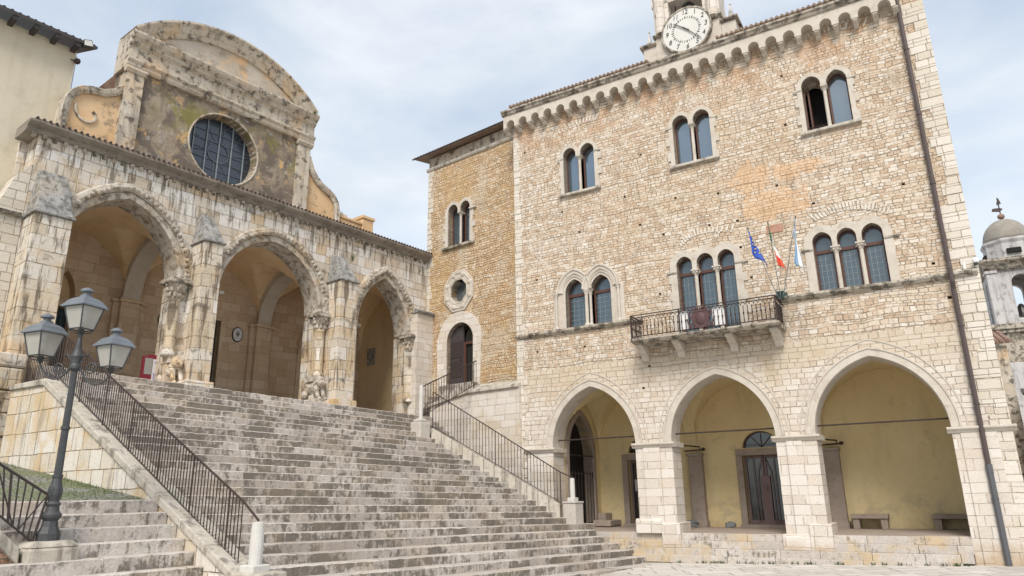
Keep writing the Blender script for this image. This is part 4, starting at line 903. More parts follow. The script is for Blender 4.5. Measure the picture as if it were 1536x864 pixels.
# interior: back wall, pilasters, vaults
BK=-3.2
bays=[(-11.0,-8.2),(-7.6,-4.2),(-3.6,-.05)]
vb=[(-10.95,-7.95),(-7.95,-4.0),(-4.0,-.05)]
doorL=(CH.px(68,480,BK)[0],CH.px(103,480,BK)[0]); zl=CH.px(83,458,BK)[1]
doorM=(CH.px(268,520,BK)[0],CH.px(327,520,BK)[0]); zm=CH.px(320,480,BK)[1]
doorR=(CH.px(449,560,BK)[0],CH.px(449,560,BK)[0]+1.0); zr=CH.px(452,531,BK)[1]
filled(rect(-11.4,0,1.5,7.4),[rect(doorL[0],doorL[1],2.3,zl),rect(doorM[0],doorM[1],2.3,zm),rect(doorR[0],doorR[1],2.3,zr),hole(doorL[0]+.05,doorL[1]+.1,zl+.22,zl+.3,zl+.95),hole(doorR[0]-.0,doorR[1],zr+.15,zr+.2,zr+.8)],BK-.4,BK).build('portico_back_wall',M_inn,cat)
for i,(dd,zz) in enumerate(((doorL,zl),(doorM,zm),(doorR,zr))):
    mb=MB(); mb.box(dd[0]-.15,dd[0],BK-.1,BK+.05,2.3,zz); mb.box(dd[1],dd[1]+.15,BK-.1,BK+.05,2.3,zz); mb.box(dd[0]-.15,dd[1]+.15,BK-.1,BK+.052,zz,zz+.15); d_=mb.build('door',M_inn,cat,bevel=.01)
    mb=MB(); mb.box(dd[0],dd[1],BK-.25,BK-.2,2.3,zz); w_=(dd[1]-dd[0])/2
    for q in (0,1):
        for z0_,z1_ in ((2.5,3.1),(3.2,3.9),(4.0,zz-.1)):
            if z1_-z0_>.1: mb.box(dd[0]+q*w_+.08,dd[0]+(q+1)*w_-.08,BK-.2,BK-.175,z0_,z1_); mb.box(dd[0]+q*w_+.16,dd[0]+(q+1)*w_-.16,BK-.18,BK-.155,z0_+.08,z1_-.08)
    mb.build('door_leaf',M_green,d_,bevel=.008)
for dd,zz in ((doorL,zl+.22),(doorR,zr+.15)):
    MB().box(dd[0]-.1,dd[1]+.2,BK-.36,BK-.3,zz-.1,zz+.9).build('lunette_plaster',M_vault,cat)
    mb=MB(); mb.sweep(arc(dd[0]-.02,dd[1]+.06,zz+.08,zz+.78),[(-.02,BK-.3),(-.02,BK+.03),(.12,BK+.06),(.14,BK-.05)]); mb.build('lunette_arch',M_inn,cat)
def groin(a,b): vault(cat,a,b,BK,-.6,4.95,6.75,6.6,M_vault)
for a,b in vb: groin(a,b)
for u_ in (-7.95,-4.0):
    mb=MB(); mb.box(u_-.24,u_+.24,BK-.02,BK+.28,1.5,5.0); mb.box(u_-.38,u_-.242,BK-.02,BK+.14,1.5,5.0); mb.box(u_+.242,u_+.38,BK-.02,BK+.14,1.5,5.0); mb.build('pilaster',M_inn,cat,bevel=.012)
    mb=MB(); mb.box(u_-.30,u_+.30,BK-.02,BK+.34,5.0,5.09); mb.box(u_-.42,u_-.302,BK-.02,BK+.19,5.0,5.085); mb.box(u_+.302,u_+.42,BK-.02,BK+.19,5.0,5.085); mb.build('impost',M_inn,cat,bevel=.012)
    P_=arc(.62,-BK-.25,5.05,6.40,14); mb=MB()
    for i in range(len(P_)-1):
        (y0,z0_),(y1,z1_)=P_[i],P_[i+1]; h_=.5
        mb.hexa([(u_-.22,-y0,z0_),(u_+.22,-y0,z0_),(u_+.22,-y1,z1_),(u_-.22,-y1,z1_)],[(u_-.22,-y0,z0_+h_),(u_+.22,-y0,z0_+h_),(u_+.22,-y1,z1_+h_),(u_-.22,-y1,z1_+h_)])
    mb.build('transverse_arch',M_rib,cat)
mb=MB(); mb.box(-11.4,-.05,BK-.4,-.63,7.2,7.42); mb.build('portico_ceiling_slab',M_inn,cat)
mb=MB(); mb.hexa([(-11.3,.43,1.6),(-.02,.43,1.6),(-.02,BK,1.6),(-11.3,BK,1.6)][::-1],[(-11.3,.42,floorz(-11.3)-.01),(-.02,.42,floorz(-.02)-.01),(-.02,BK,floorz(-.02)-.01),(-11.3,BK,floorz(-11.3)-.01)][::-1]); mb.cur=.6; mb.build('portico_floor',M_step,cat,attr=True)
# upper facade
UO=-.5
UF=(-9.80,-4.55); RC=(-7.13,8.98); RR=.96
circ=lambda c,r,n=40:[(c[0]+r*math.cos(2*PI*i/n),c[1]+r*math.sin(2*PI*i/n)) for i in range(n)]
filled([(UF[0],7.6),(UF[1],7.6),(UF[1],10.3),(UF[0],10.3)],[circ(RC,RR)],UO-.6,UO).build('upper_facade',M_fac,cat)
for a in (UF[0]-.02,UF[1]-.40):
    mb=MB(); mb.box(a,a+.42,UO-.3,UO+.10,7.6,10.0); mb.prismx([(UO,10.0),(UO+.12,10.0),(UO+.18,10.08),(UO+.18,10.14),(UO,10.14)],a-.05,a+.47); mb.build('facade_pilaster',M_trim,cat,bevel=.015)
mb=MB(); mb.prismx([(UO-.6,10.14),(UO+.10,10.14),(UO+.14,10.2),(UO+.14,10.26),(UO+.2,10.32),(UO+.2,10.38),(UO+.1,10.38),(UO+.1,10.72),(UO+.2,10.78),(UO+.2,10.84),(UO+.3,10.92),(UO+.34,11.0),(UO+.34,11.06),(UO-.6,11.12)],UF[0]-.07,UF[1]+.10); mb.build('entablature',M_trim,cat,bevel=.012)
# curved gable
ga=[]; c=(UF[0]+UF[1])/2; s=(UF[1]-UF[0])/2+.0; zg0=11.10; zg1=12.20; Rg=(s*s+(zg1-zg0)**2)/(2*(zg1-zg0)); cz=zg1-Rg; am=math.asin(s/Rg)
ga=[(c+Rg*math.sin(-am+2*am*i/28),cz+Rg*math.cos(-am+2*am*i/28)) for i in range(29)]
MB().prism(ga,UO-.55,UO+.02).build('gable_panel',M_gable,cat)
mb=MB(); mb.sweep(ga,[(-.30,UO),(-.30,UO+.08),(-.2,UO+.14),(-.16,UO+.18),(-.05,UO+.24),(.03,UO+.32),(.08,UO+.32),(.10,UO-.56),(-.05,UO-.56)]); mb.build('gable_moulding',M_trim,cat)
# rose window
mb=MB(); mb.sweep(circ(RC,RR,48),[(.0,UO-.4),(.0,UO+.005),(-.02,UO+.02),(-.05,UO+.015),(-.05,UO-.02)],closed=True); rw=mb.build('round_window',M_trim,cat)
MB().prism(circ(RC,RR,40),UO-.36,UO-.34).build('stained_glass',M_rose,rw)
mb=MB()
for k in (-2,-1,0,1,2):
    x=k*.36; h_=math.sqrt(max(RR*RR-x*x,0))-.01; mb.box(RC[0]+x-.013,RC[0]+x+.013,UO-.335,UO-.30,RC[1]-h_,RC[1]+h_)
mb.build('upright_bars',M_lead,rw)
mb=MB()
for k in range(-3,4):
    x=k*.26; h_=math.sqrt(max(RR*RR-x*x,0))-.01; mb.box(RC[0]-h_,RC[0]+h_,UO-.338,UO-.318,RC[1]+x-.007,RC[1]+x+.007)
for k in range(10):
    t=k*PI/5; mb.tube([(RC[0]+.28*math.cos(t),UO-.32,RC[1]+.28*math.sin(t)),(RC[0]+.95*math.cos(t+.2),UO-.32,RC[1]+.95*math.sin(t+.2))],.008,4)
mb.sweep(circ(RC,.3,20),[(-.01,UO-.335),(-.01,UO-.31),(.01,UO-.31),(.01,UO-.335)],closed=True); mb.build('iron_tracery',plain('dark_lead',(.10,.12,.14),.5),rw)
# volutes
def vol(side):
    f=lambda u:u if side<0 else -14.35-u
    pr=[(-9.80,9.55),(-9.98,9.36),(-10.2,9.24),(-10.45,9.20),(-10.68,9.12),(-10.84,8.95),(-10.93,8.72),(-10.95,8.45),(-10.93,7.6),(-9.80,7.6)]
    if side>0: pr=[(-4.55,9.75),(-4.42,9.42),(-4.25,9.18),(-4.02,9.0),(-3.78,8.9),(-3.58,8.78),(-3.45,8.6),(-3.40,8.35),(-3.40,7.6),(-4.55,7.6)]
    MB().prism(pr,UO-.4,UO-.04).build('volute',M_orange,cat)
    mb=MB(); mb.sweep(pr[:9],[(-.09,UO-.02),(-.09,UO+.03),(-.03,UO+.07),(.06,UO+.09),(.08,UO+.06),(.08,UO-.42)] if side>0 else [(.09,UO-.02),(.09,UO+.03),(.03,UO+.07),(-.06,UO+.09),(-.08,UO+.06),(-.08,UO-.42)]); mb.build('volute_moulding',M_trim,cat)
    if side<0:
        sc_=[(-10.42+(.34-.027*i)*math.cos(PI*.9+i*.42),8.62+(.36-.027*i)*math.sin(PI*.9+i*.42)) for i in range(11)]
        mb=MB(); mb.sweep(sc_,[(-.03,UO-.04),(-.02,UO+.01),(.02,UO+.01),(.03,UO-.04)]); mb.build('scroll_relief',M_trim,cat)
vol(-1); vol(1)
# low parapet with knobs right of the volute
mb=MB(); mb.box(-3.40,-2.4,UO-.4,UO-.02,7.7,8.22); mb.box(-3.4,-2.38,UO-.42,UO+.02,8.22,8.3); mb.box(-2.4,-1.98,UO-.42,UO+.03,7.7,8.45); mb.box(-2.44,-1.94,UO-.46,UO+.07,8.45,8.55); mb.build('parapet',M_orange,cat,bevel=.015)
mb=MB(); 
for k in range(3): mb.ell((-3.22+.14*k,UO-.2,8.38+.03*(k%2)),(.07,.07,.10),8,6,.4,k)
mb.build('parapet_finials',M_weath,cat)
# nave behind
mb=MB(); mb.box(-9.6,-4.8,-12,UO-.62,7.4,9.9); mb.box(-11.3,-3.2,-12,BK-.42,1.5,8.0); mb.build('nave_walls',M_orange,cat)
ra=CH.px(143,135,-1.4); rb=CH.px(193,96,-1.4)
mb=MB(); mb.prism([(ra[0]+.12,ra[1]-.28),(rb[0]+.6,rb[1]-.42+(rb[1]-ra[1])/(rb[0]-ra[0])*.6),(rb[0]+.6,rb[1]+(rb[1]-ra[1])/(rb[0]-ra[0])*.6),(ra[0],ra[1])],-12,-1.4); mb.hexa([(-10.15,-12,9.25),(-7.1,-12,11.2),(-7.1,-1.15,11.2),(-10.15,-1.15,9.25)][::-1],[(-10.15,-12,9.35),(-7.1,-12,11.3),(-7.1,-1.15,11.3),(-10.15,-1.15,9.35)][::-1]); mb.hexa([(-7.1,-12,11.2),(-4.3,-12,9.6),(-4.3,-1.15,9.6),(-7.1,-1.15,11.2)][::-1],[(-7.1,-12,11.3),(-4.3,-12,9.7),(-4.3,-1.15,9.7),(-7.1,-1.15,11.3)][::-1])
for k in range(22):
    y_=-1.2-.2*k; mb.tube([(-10.2,y_,9.36),(-9.0,y_,10.12),(-7.2,y_,11.28)],.06,6)
mb.build('nave_roof',M_redtile,cat)
# small plants on ledges
def weed(px,py,fr,o,label,n_=16,s=.09,seed=0):
    u,z=fr.px(px,py,o); ctx(fr,u,o,z); rg=random.Random(seed+px); mb=MB()
    for i in range(n_):
        a=rg.random()*2*PI; l=s*(.5+rg.random()); t=rg.random()*1.2; d=Vector((math.sin(t)*math.cos(a),math.sin(t)*math.sin(a),math.cos(t)))
        p=Vector((u,-o,z)); q=p+d*l; w_=Vector((-d.y,d.x,0)).normalized()*.012 if abs(d.z)<.999 else Vector((.012,0,0))
        m_=(p+q)/2; mb.add([tuple(p),tuple(m_+w_),tuple(q),tuple(m_-w_)],[(0,1,2,3)])
    ob=mb.build('weed_tuft',M_leafd,None,fix=False); tag(ob,label,'weed')
weed(528,393,CH,.15,'green weed sprouting beside the rightmost sloping buttress cap of the cathedral',18,.2)
weed(472,172,CH,-.1,'dry tuft of weeds at the right end of the curved gable',16,.12)
# plaques on portico wall
for (px_,py_,rx) in ((248,481,.2),(356,502,.17)):
    u,z=CH.px(px_,py_,BK+.02); p=thing('wall_plaque','round white plaque partly hidden by the portico column' if px_<300 else 'oval white plaque with small emblem between the two dark cathedral doors','plaque',CH,u,BK,z,group='plaques on the portico back wall')
    el=lambda r1,r2,n=24:[(u+r1*math.cos(2*PI*i/n),z+r2*math.sin(2*PI*i/n)) for i in range(n)]
    MB().prism(el(rx,rx*1.35),BK,BK+.035).build('plaque_rim',M_iron,p); MB().prism(el(rx*.86,rx*1.17),BK+.03,BK+.045).build('plaque_face',M_plq,p)
    mb=MB(); mb.prism([(u-rx*.3,z+rx*.4),(u-rx*.3,z-rx*.1),(u,z-rx*.45),(u+rx*.3,z-rx*.1),(u+rx*.3,z+rx*.4)],BK+.045,BK+.052); mb.ell((u,BK+.05,z+rx*.55),(rx*.2,.01,rx*.1),8,5); mb.build('emblem',M_faded if px_<300 else M_slate,p)
# poster board standing in the portico
u,z=CH.px(229,552,-.5); pb=thing('poster_board','crimson notice board with posters standing in the portico left of the main column','notice board',CH,u,-.5,2.5)
ub=.24; zb_=2.62; zt_=CH.px(229,536,-.5)[1]
mb=MB(); mb.box(u-ub,u+ub,-.53,-.5,zb_,zt_); mb.prism([(u-ub,zt_),(u+ub,zt_),(u+ub*.6,zt_+.03),(u+.1,zt_+.06),(u-.1,zt_+.06),(u-ub*.6,zt_+.03)],-.53,-.5); mb.build('board',M_redb,pb)
mb=MB(); mb.box(u-ub,u-ub+.04,-.56,-.53,2.4,zt_); mb.box(u+ub-.04,u+ub,-.56,-.53,2.4,zt_); mb.build('board_post',M_redb,pb)
MB().box(u-ub+.05,u-.02,-.499,-.494,zb_+.16,zt_-.03).build('poster',M_greyp,pb)
ps=MB().box(u-.01,u+ub+.03,-.498,-.490,zb_+.02,zt_-.04).build('poster',M_paper,pb)
mb=MB(); mb.box(u+.03,u+ub-.02,-.4895,-.486,zt_-.14,zt_-.09); mb.prism([(u+.08,zb_+.12),(u+.14,zb_+.12),(u+.13,zb_+.26),(u+.16,zb_+.3),(u+.11,zb_+.36),(u+.07,zb_+.27)],-.4895,-.486); mb.box(u+.02,u+.07,-.4895,-.486,zb_+.05,zb_+.2); mb.build('print',M_lilac,ps)

# ================================================================== STAIRS
KS=.936
ST=Frame(CH.O.x/KC,CH.O.y/KC,CH.d.x,CH.d.y,KS)
_T=ST.loc(-10.95,1.25,0)-Vector((0,0,Z0)); _B=ST.loc(-10.35,7.15,0)-Vector((0,0,Z0)); _d=(_B-_T).normalized()
CK=Frame(_T.x/KS,_T.y/KS,_d.x,_d.y,KS)
def zrow2(fr,u,o,py,lo=-3,hi=8):
    for _ in range(45):
        m=(lo+hi)/2; P_=fr.loc(u,o,m)-Vector((0,0,Z0)); yy=432-FPX*P_.dot(VU)/P_.dot(VF)
        if yy>py: lo=m
        else: hi=m
    return m
def ul(o): return -10.95+.6*(o-1.25)/5.9
def conv(fa,u,o,fb):
    P_=fa.loc(u,o,0)-Vector((0,0,Z0)); q=P_-fb.O; return q.dot(fb.d)/fb.k,q.dot(fb.n)/fb.k

def step_block(mb,ua,ub,oi,of,zfn,h_,tilt=True,seed=0):
    """one stone: front at of, back at oi; worn front edge"""
    nseg=max(2,int((ub-ua)/.07)); vs=[];fs=[]
    for i in range(nseg+1):
        u=ua+(ub-ua)*i/nseg; jo=.018*noise.noise(Vector((u*4.1,seed*1.7,1)))+.014*noise.noise(Vector((u*17,seed*2.3,4))); jz=.010*noise.noise(Vector((u*5.3,seed*1.1,7)))+.008*noise.noise(Vector((u*21,seed,9)))
        z=zfn(u); e=.014
        for (o,zz) in ((oi,z),(of-e*1.3+jo,z+jz),(of+jo,z-e+jz),(of+jo*.3-.004,z-h_)): vs.append((u,-o,zz))
    for i in range(nseg):
        for j in range(3): fs.append((i*4+j,i*4+j+1,(i+1)*4+j+1,(i+1)*4+j))
    fs.append((0,3,2,1)); k=nseg*4; fs.append((k,k+1,k+2,k+3))
    mb.add(vs,fs)
st=thing('grand_staircase','broad flight of worn grey stone steps rising to the cathedral portico','staircase',ST,-5,4,-.4)
def tread_out(k): return 4.343-.217*k if k>0 else 4.343-.353*k
UR0,UR1=(ST.px(838,767,4.34)[0],4.34),(ST.px(652,645,1.4)[0],1.4)
def right_end(k,o):
    if k==-1: return ST.px(868,770,o)[0]
    if k==-2: return ST.px(893,785,o)[0]
    if k<-2: return 3.2+.35*(-k-3)
    t=(o-UR1[1])/(UR0[1]-UR1[1])
    if o<UR1[1]: return -.02
    return UR1[0]+(UR0[0]-UR1[0])*t
# podium front line of the town hall, in cathedral coordinates, limits the lowest steps
def podium_u(o):
    # solve for u where the CH point lies .25 in front of the town-hall plane
    lo,hi=-6,8
    for _ in range(40):
        m=(lo+hi)/2; Pw=ST.loc(m,o,0); q=(Pw-PA.O).dot(PA.n)
        if q>.12: lo=m
        else: hi=m
    return lo
rs=random.Random(11)
def sz0(u): return -.3209+.15375*18-.02236*(u+5.4)
for k in range(-9,19):
    o_=tread_out(k); oi=tread_out(k+1)-.12 if k<18 else .2
    uL=ul(o_)+.30; uR=right_end(k,o_)
    if k<=-3: uR=min(podium_u(o_)+.0,4.2) if k>-4 else podium_u(o_)
    if k<=-9: uL=-10.6
    zf=lambda u,k=k:-.3209+.15375*k-.02236*(u+5.4)
    mb=MB(); u=uL
    while u<uR-.02:
        l=min(.35+1.25*rs.random()**1.3,uR-u)
        if uR-u-l<.25: l=uR-u
        mb.cur=rs.random(); mb.cd=rs.random()**1.2; dz=.008*(rs.random()-.5); do=.012*(rs.random()-.5)
        step_block(mb,u,u+l-.004,oi,o_+do,lambda x,dz=dz:zf(x)+dz,.17,seed=k+u); u+=l
    mb.build('step',M_step,st,attr=True,fix=True)
# solid core under the treads
mb=MB(); mb.prismx([(-.3,-2.2),(-.3,2.30)]+[(tread_out(k)-.10,-.3209+.15375*k-.30) for k in range(17,-10,-1)]+[(8.2,-2.2)],-10.3,-1.3); mb.build('core',M_step,st)
# the landing from the top step back to the portico floor
mb=MB(); e0=ST.loc(-10.7,.43,sz0(-10.7)); e1=ST.loc(-.4,.43,sz0(-.4)); f1=CH.loc(-.4,.30,sz0(-.4)); f0=CH.loc(-10.9,.30,sz0(-10.9))
ctx(GR); mb.cur=.65
def w2(p,dz=0): return (p.x,-p.y,p.z-Z0+dz)
mb.hexa([w2(e0,-.5),w2(e1,-.5),w2(f1,-.5),w2(f0,-.5)],[w2(e0,-.008),w2(e1,-.008),w2(f1,-.003),w2(f0,-.003)])
ld=mb.build('landing_slab',M_step,None,attr=True); ld.parent=st; ld.matrix_parent_inverse=(Matrix.Translation(st.location)@Matrix.Rotation(st.rotation_euler[2],4,'Z')).inverted(); ld.location=(0,0,Z0)
# left cheek wall
ck=thing('cheek_wall','pale block parapet wall with sloping coping on the left of the steps','wall',CK,1,0,-1.5)
cz0=CK.px(70,568); cz1=CK.px(350,856); czl=CK.px(19,580)
poly=[(czl[0]-.02,-2.2),(cz1[0]+.2,-2.2),(cz1[0]+.2,cz1[1]-.18),(cz0[0],cz0[1]-.10),(czl[0]-.02,cz0[1]-.10)]
MB().prism(poly,-.34,0).build('wall_face',M_cheek,ck)
mb=MB(); n_=9; rs2=random.Random(5)
for i in range(n_):
    t0,t1=i/n_,(i+1)/n_-.0015; g_=lambda t:(cz0[0]+(cz1[0]+.1-cz0[0])*t,cz0[1]+(cz1[1]-.05-cz0[1])*t); a,b=g_(t0),g_(t1); dz=.012*rs2.random()
    mb.prism([(a[0],a[1]-.12),(b[0],b[1]-.12),(b[0],b[1]+dz),(a[0],a[1]+dz)],-.38,.045+.01*rs2.random())
mb.prism([(czl[0]-.02,cz0[1]-.1),(cz0[0]-.01,cz0[1]-.12),(cz0[0]-.01,cz0[1]),(czl[0]-.02,cz0[1])],-.38,.05); mb.build('coping',M_corn,ck,bevel=.015)
mb=MB(); mb.box(cz1[0]+.02,cz1[0]+.55,-.42,.02,-2.2,cz1[1]-.02); mb.build('end_block',M_corn,ck,bevel=.02)
# newel posts
def newel(px,pyb,pyt,fr,u,label,r=.085,base=True,name='newel_post'):
    o_,zb_=fr.pxu(px,pyb,u); 
    zt_=None
    for it in range(1):
        lo,hi=zb_,zb_+2
        # find top height on the vertical line through (u,o_) that shows at row pyt
        for _ in range(40):
            m=(lo+hi)/2; P_=fr.loc(u,o_,m)-Vector((0,0,Z0)); yy=432-FPX*P_.dot(VU)/P_.dot(VF)
            if yy>pyt: lo=m
            else: hi=m
        zt_=m
    nw=thing(name,label,'post',fr,u,o_,zb_)
    mb=MB(); mb.lathe(u,o_,[(r,zb_+.05),(r*1.04,zb_+(zt_-zb_)*.5),(r*.92,zt_-.01),(r*.5,zt_)],14); mb.build('shaft',M_white,nw)
    mb=MB(); mb.box(u-r*1.6,u+r*1.6,o_-r*1.6,o_+r*1.6,zb_-.12,zb_+.05); mb.build('foot',M_white,nw,bevel=.015)
    return u,o_,zb_,zt_
# generic newel from a known plan position
def newel2(fr,u,o_,zb_,pyt,label,r):
    lo,hi=zb_,zb_+2
    for _ in range(40):
        m=(lo+hi)/2; P_=fr.loc(u,o_,m)-Vector((0,0,Z0)); yy=432-FPX*P_.dot(VU)/P_.dot(VF)
        if yy>pyt: lo=m
        else: hi=m
    zt_=m; nw=thing('newel_post',label,'post',fr,u,o_,zb_)
    MB().lathe(u,o_,[(r,zb_+.05),(r*1.04,zb_+(zt_-zb_)*.5),(r*.92,zt_-.01),(r*.5,zt_)],14).build('shaft',M_white,nw)
    MB().box(u-r*1.6,u+r*1.6,o_-r*1.6,o_+r*1.6,zb_-.06,zb_+.05).build('foot',M_white,nw,bevel=.015)
    return (u,o_,zb_,zt_)
xl,zl_=CK.px(382,853,-.17); nLk=newel2(CK,xl,-.17,zl_,783,'short round white stone post at the foot of the left railing',.085)
def sz(u,k): return -.3209+.15375*k-.02236*(u+5.4)
oP=4.80; uP=ST.px(860,770,oP)[0]; zb_=sz(uP,-2); zc_=zrow2(ST,uP,oP+.2,752)
pR=thing('newel_pedestal','pale square stone block carrying the post at the foot of the right railing','pedestal',ST,uP,oP,zb_)
MB().box(uP-.2,uP+.2,oP-.2,oP+.2,zb_-.3,zc_-.05).build('block',M_ped,pR,bevel=.02)
MB().box(uP-.22,uP+.22,oP-.22,oP+.22,zc_-.05,zc_).build('cap',M_ped,pR,bevel=.02)
nR=newel2(ST,uP,oP,zc_+.05,717,'short white stone post ending the right railing, before the leftmost arch',.07); zR=zc_
oU=1.25; uU=ST.px(630,640,oU)[0]; zbU=sz(uU,14)
zU=zrow2(ST,uU,oU+.15,630)
pU=thing('newel_pedestal','pale square stone block below the corner post near the side stair','pedestal',ST,uU,oU,zbU)
MB().box(uU-.2,uU+.2,oU-.2,oU+.22,zbU-.3,zU-.06).build('block',M_ped,pU,bevel=.03)
MB().box(uU-.14,uU+.14,oU-.14,oU+.16,zU-.06,zU+.02).build('cap',M_ped,pU,bevel=.03)
nU=newel2(ST,uU+.02,oU,zU,578,'slim white stone post where the two railings meet below the pointed door',.06)
print('nR',nR,'nU',nU,zbU,zb_)
# right curb
cb=thing('stair_curb','low sloping stone curb under the right railing','curb',ST,0,3,-.3)
mb=MB(); uA=ST.px(650,645,1.42)[0]; A_=(uA,1.42,zrow2(ST,uA,1.42,642)); uB=ST.px(843,757,4.45)[0]; B_=(uB,4.45,zrow2(ST,uB,4.45,757)); m0=12
for i in range(m0):
    t0,t1=i/m0,(i+1)/m0-.003; f=lambda t:[A_[j]+(B_[j]-A_[j])*t for j in range(3)]; a,b=f(t0),f(t1); w_=.09
    mb.hexa([(a[0]-w_,a[1],a[2]-.5),(b[0]-w_,b[1],b[2]-.5),(b[0]+w_,b[1]-.06,b[2]-.5),(a[0]+w_,a[1]-.06,a[2]-.5)],[(a[0]-w_,a[1],a[2]),(b[0]-w_,b[1],b[2]),(b[0]+w_,b[1]-.06,b[2]),(a[0]+w_,a[1]-.06,a[2])])
mb.build('curb_stones',M_corn,cb,bevel=.015)
# railings
def railing(name,label,fr,P0,P1,h0,h1,n_,r=.009,mat=None,ends=(0,0),posts=3,cu=None):
    mat=mat or M_iron
    rl=thing(name,label,'railing',fr,P0[0],P0[1],P0[2]); f=lambda t:tuple(P0[j]+(P1[j]-P0[j])*t for j in range(3)); h=lambda t:h0+(h1-h0)*t
    mb=MB(); a,b=f(0),f(1); ta=(a[0],a[1],a[2]+h0); tb=(b[0],b[1],b[2]+h1)
    mb.tube(([ends[0]] if ends[0] else [])+[ta,tb]+([ends[1]] if ends[1] else []),r*1.9,7); mb.build('handrail',mat,rl)
    MB().tube([(a[0],a[1],a[2]+.05),(b[0],b[1],b[2]+.05)],r*1.2,6).build('bottom_rail',mat,rl)
    proto={}
    for i in range(n_+1):
        t=i/n_; p=f(t); thick=posts and i%max(1,n_//posts)==0
        mb=MB(); mb.tube([(p[0],p[1],p[2]-(.06 if thick else -.05)),(p[0],p[1],p[2]+h(t))],r*(1.7 if thick else 1),5); mb.build('bar',mat,rl,fix=False)
    return rl
railing('stair_railing','long dark iron railing on the left cheek wall of the grand steps',CK,(cz0[0]+.05,-.17,cz0[1]),(cz1[0]-.15,-.17,cz1[1]+.02),.86,.84,76,.0085,M_rust,ends=(0,(nLk[0],nLk[1],nLk[3]+.02)),posts=6)
railing('stair_railing','short dark iron railing on the level top of the left cheek wall by the portico',CK,(czl[0]+.05,-.17,cz0[1]),(cz0[0]-.05,-.17,cz0[1]),.86,.86,18,.0085,M_rust,posts=1)
hA=zrow2(ST,A_[0],A_[1],588)-A_[2]; hB=zrow2(ST,B_[0],B_[1],708)-B_[2]
railing('stair_railing','sloping dark iron railing on the right of the grand steps down to the white post',ST,(A_[0],A_[1]-.03,A_[2]),(B_[0],B_[1]-.03,B_[2]),hA,hB,40,.0085,M_rust,ends=(0,(nR[0],nR[1],nR[3]+.02)),posts=2)
# side-stair railing rising to the door
wu,wo=conv(ST,nU[0]+.08,nU[1]-.03,WI)
zt_=WI.px(715,540,LO)
railing('stair_railing','short dark iron railing rising right beside the side stair to the pointed door',WI,(wu,wo,nU[3]*KS/KC-.85),(c1[0]+.25,LO-.1,c1[1]+.2),.83,zrow2(WI,c1[0]+.25,LO-.1,541)-c1[1]-.2,21,.0085,M_rust,posts=2)
# ================================================================== small left staircase, mossy slope, lamp
uc=-10.6
ss=thing('small_staircase','short flight of pale steps beside the cheek wall, in front of the mossy slope','staircase',ST,-11.4,6,-1)
zs_=[]; outs=[]
for p_ in ((240,749),(253,767.7),(267,786.3),(279,807),(293,827),(305.5,849)):
    x_,z_=CK.px(*p_); outs.append(conv(CK,x_,0,ST)[1]); zs_.append(z_)
for k in range(5): outs.append(outs[-1]+.28); zs_.append(zs_[-1]-.17)
for i,(o_,z_) in enumerate(zip(outs,zs_)):
    mb=MB(); u=-13.0; ue=ul(o_)-.01
    while u<ue-.03:
        l=min(.7+.9*rs.random(),ue-u); mb.cur=.45+.55*rs.random(); mb.cd=.35*rs.random(); step_block(mb,u,u+l-.004,o_-.4,o_,lambda x:z_,.19,seed=i*3+u); u+=l
    mb.build('step',M_step2,ss,attr=True)
mb=MB(); mb.prismx([(4.9,-2.2),(4.9,-.05)]+[(o_-.12,z_-.18) for o_,z_ in zip(outs,zs_)]+[(8.1,-2.2)],-12.95,-10.62); mb.build('core',M_step2,ss)
ctx(ST)
mb=MB()
def sl(s,t):
    o=-6+(outs[0]-.02+6)*t; u=-22+(ul(o)+.1+22)*s; return (u,o,.0+.146*max(0,5.1-o)+.02*noise.noise(Vector((u*1.5,o*1.5,0)))+(.05 if t<.98 else 0)*0)
mb.grid(sl,40,50); g=mb.build('mossy_slope',M_moss,None,smooth=True); g['kind']='structure'
mb=MB(); rg=random.Random(4)
cl=[(uc-.15-rg.random()*3.2,rg.random()*7-1.9) for _ in range(26)]+[(uc-.08-.1*rg.random(),5-7*rg.random()) for _ in range(22)]
for cu_,co_ in cl:
    rad=.1+.28*rg.random(); 
    for i in range(int(110*rad*3)):
        u=cu_+rg.gauss(0,rad*.6); o=co_+rg.gauss(0,rad*.6)
        if u>ul(o)-.03 or o>outs[0]-.1: continue
        z=.146*max(0,5.1-o)-.01; a=rg.random()*2*PI; h_=.02+.055*rg.random(); lx,ly=.03*math.cos(a)*rg.random(),.03*math.sin(a)*rg.random()
        mb.add([(u-.004,-o,z),(u+.004,-o,z),(u+lx,-o+ly,z+h_)],[(0,1,2)])
g=mb.build('grass',M_blade,None,fix=False); tag(g,'low green grass tufts growing in the mossy slope','grass',kind='stuff')
# lamp pedestal
LD=8.6
dv=ray(71,811); Lw=dv*(LD/dv.y*0.985); q=Lw-ST.O; lu=q.dot(ST.d)/ST.k; lo_=q.dot(ST.n)/ST.k; lz=Lw.z/ST.k
pd=thing('lamp_pedestal','grey stone block pedestal with rounded cap at the foot of the small stair','pedestal',ST,lu,lo_,-1.8)
mb=MB(); mb.box(lu-.24,lu+.24,lo_-.22,lo_+.22,-2.0,lz-.26); mb.build('block',M_corn,pd,bevel=.03)
mb=MB(); mb.box(lu-.29,lu+.29,lo_-.27,lo_+.27,lz-.26,lz-.07); mb.hexa([(lu-.29,lo_-.27,lz-.07),(lu-.29,lo_+.27,lz-.07),(lu+.29,lo_+.27,lz-.07),(lu+.29,lo_-.27,lz-.07)],[(lu-.22,lo_-.2,lz),(lu-.22,lo_+.2,lz),(lu+.22,lo_+.2,lz),(lu+.22,lo_-.2,lz)]); mb.build('cap',M_corn,pd,bevel=.03)
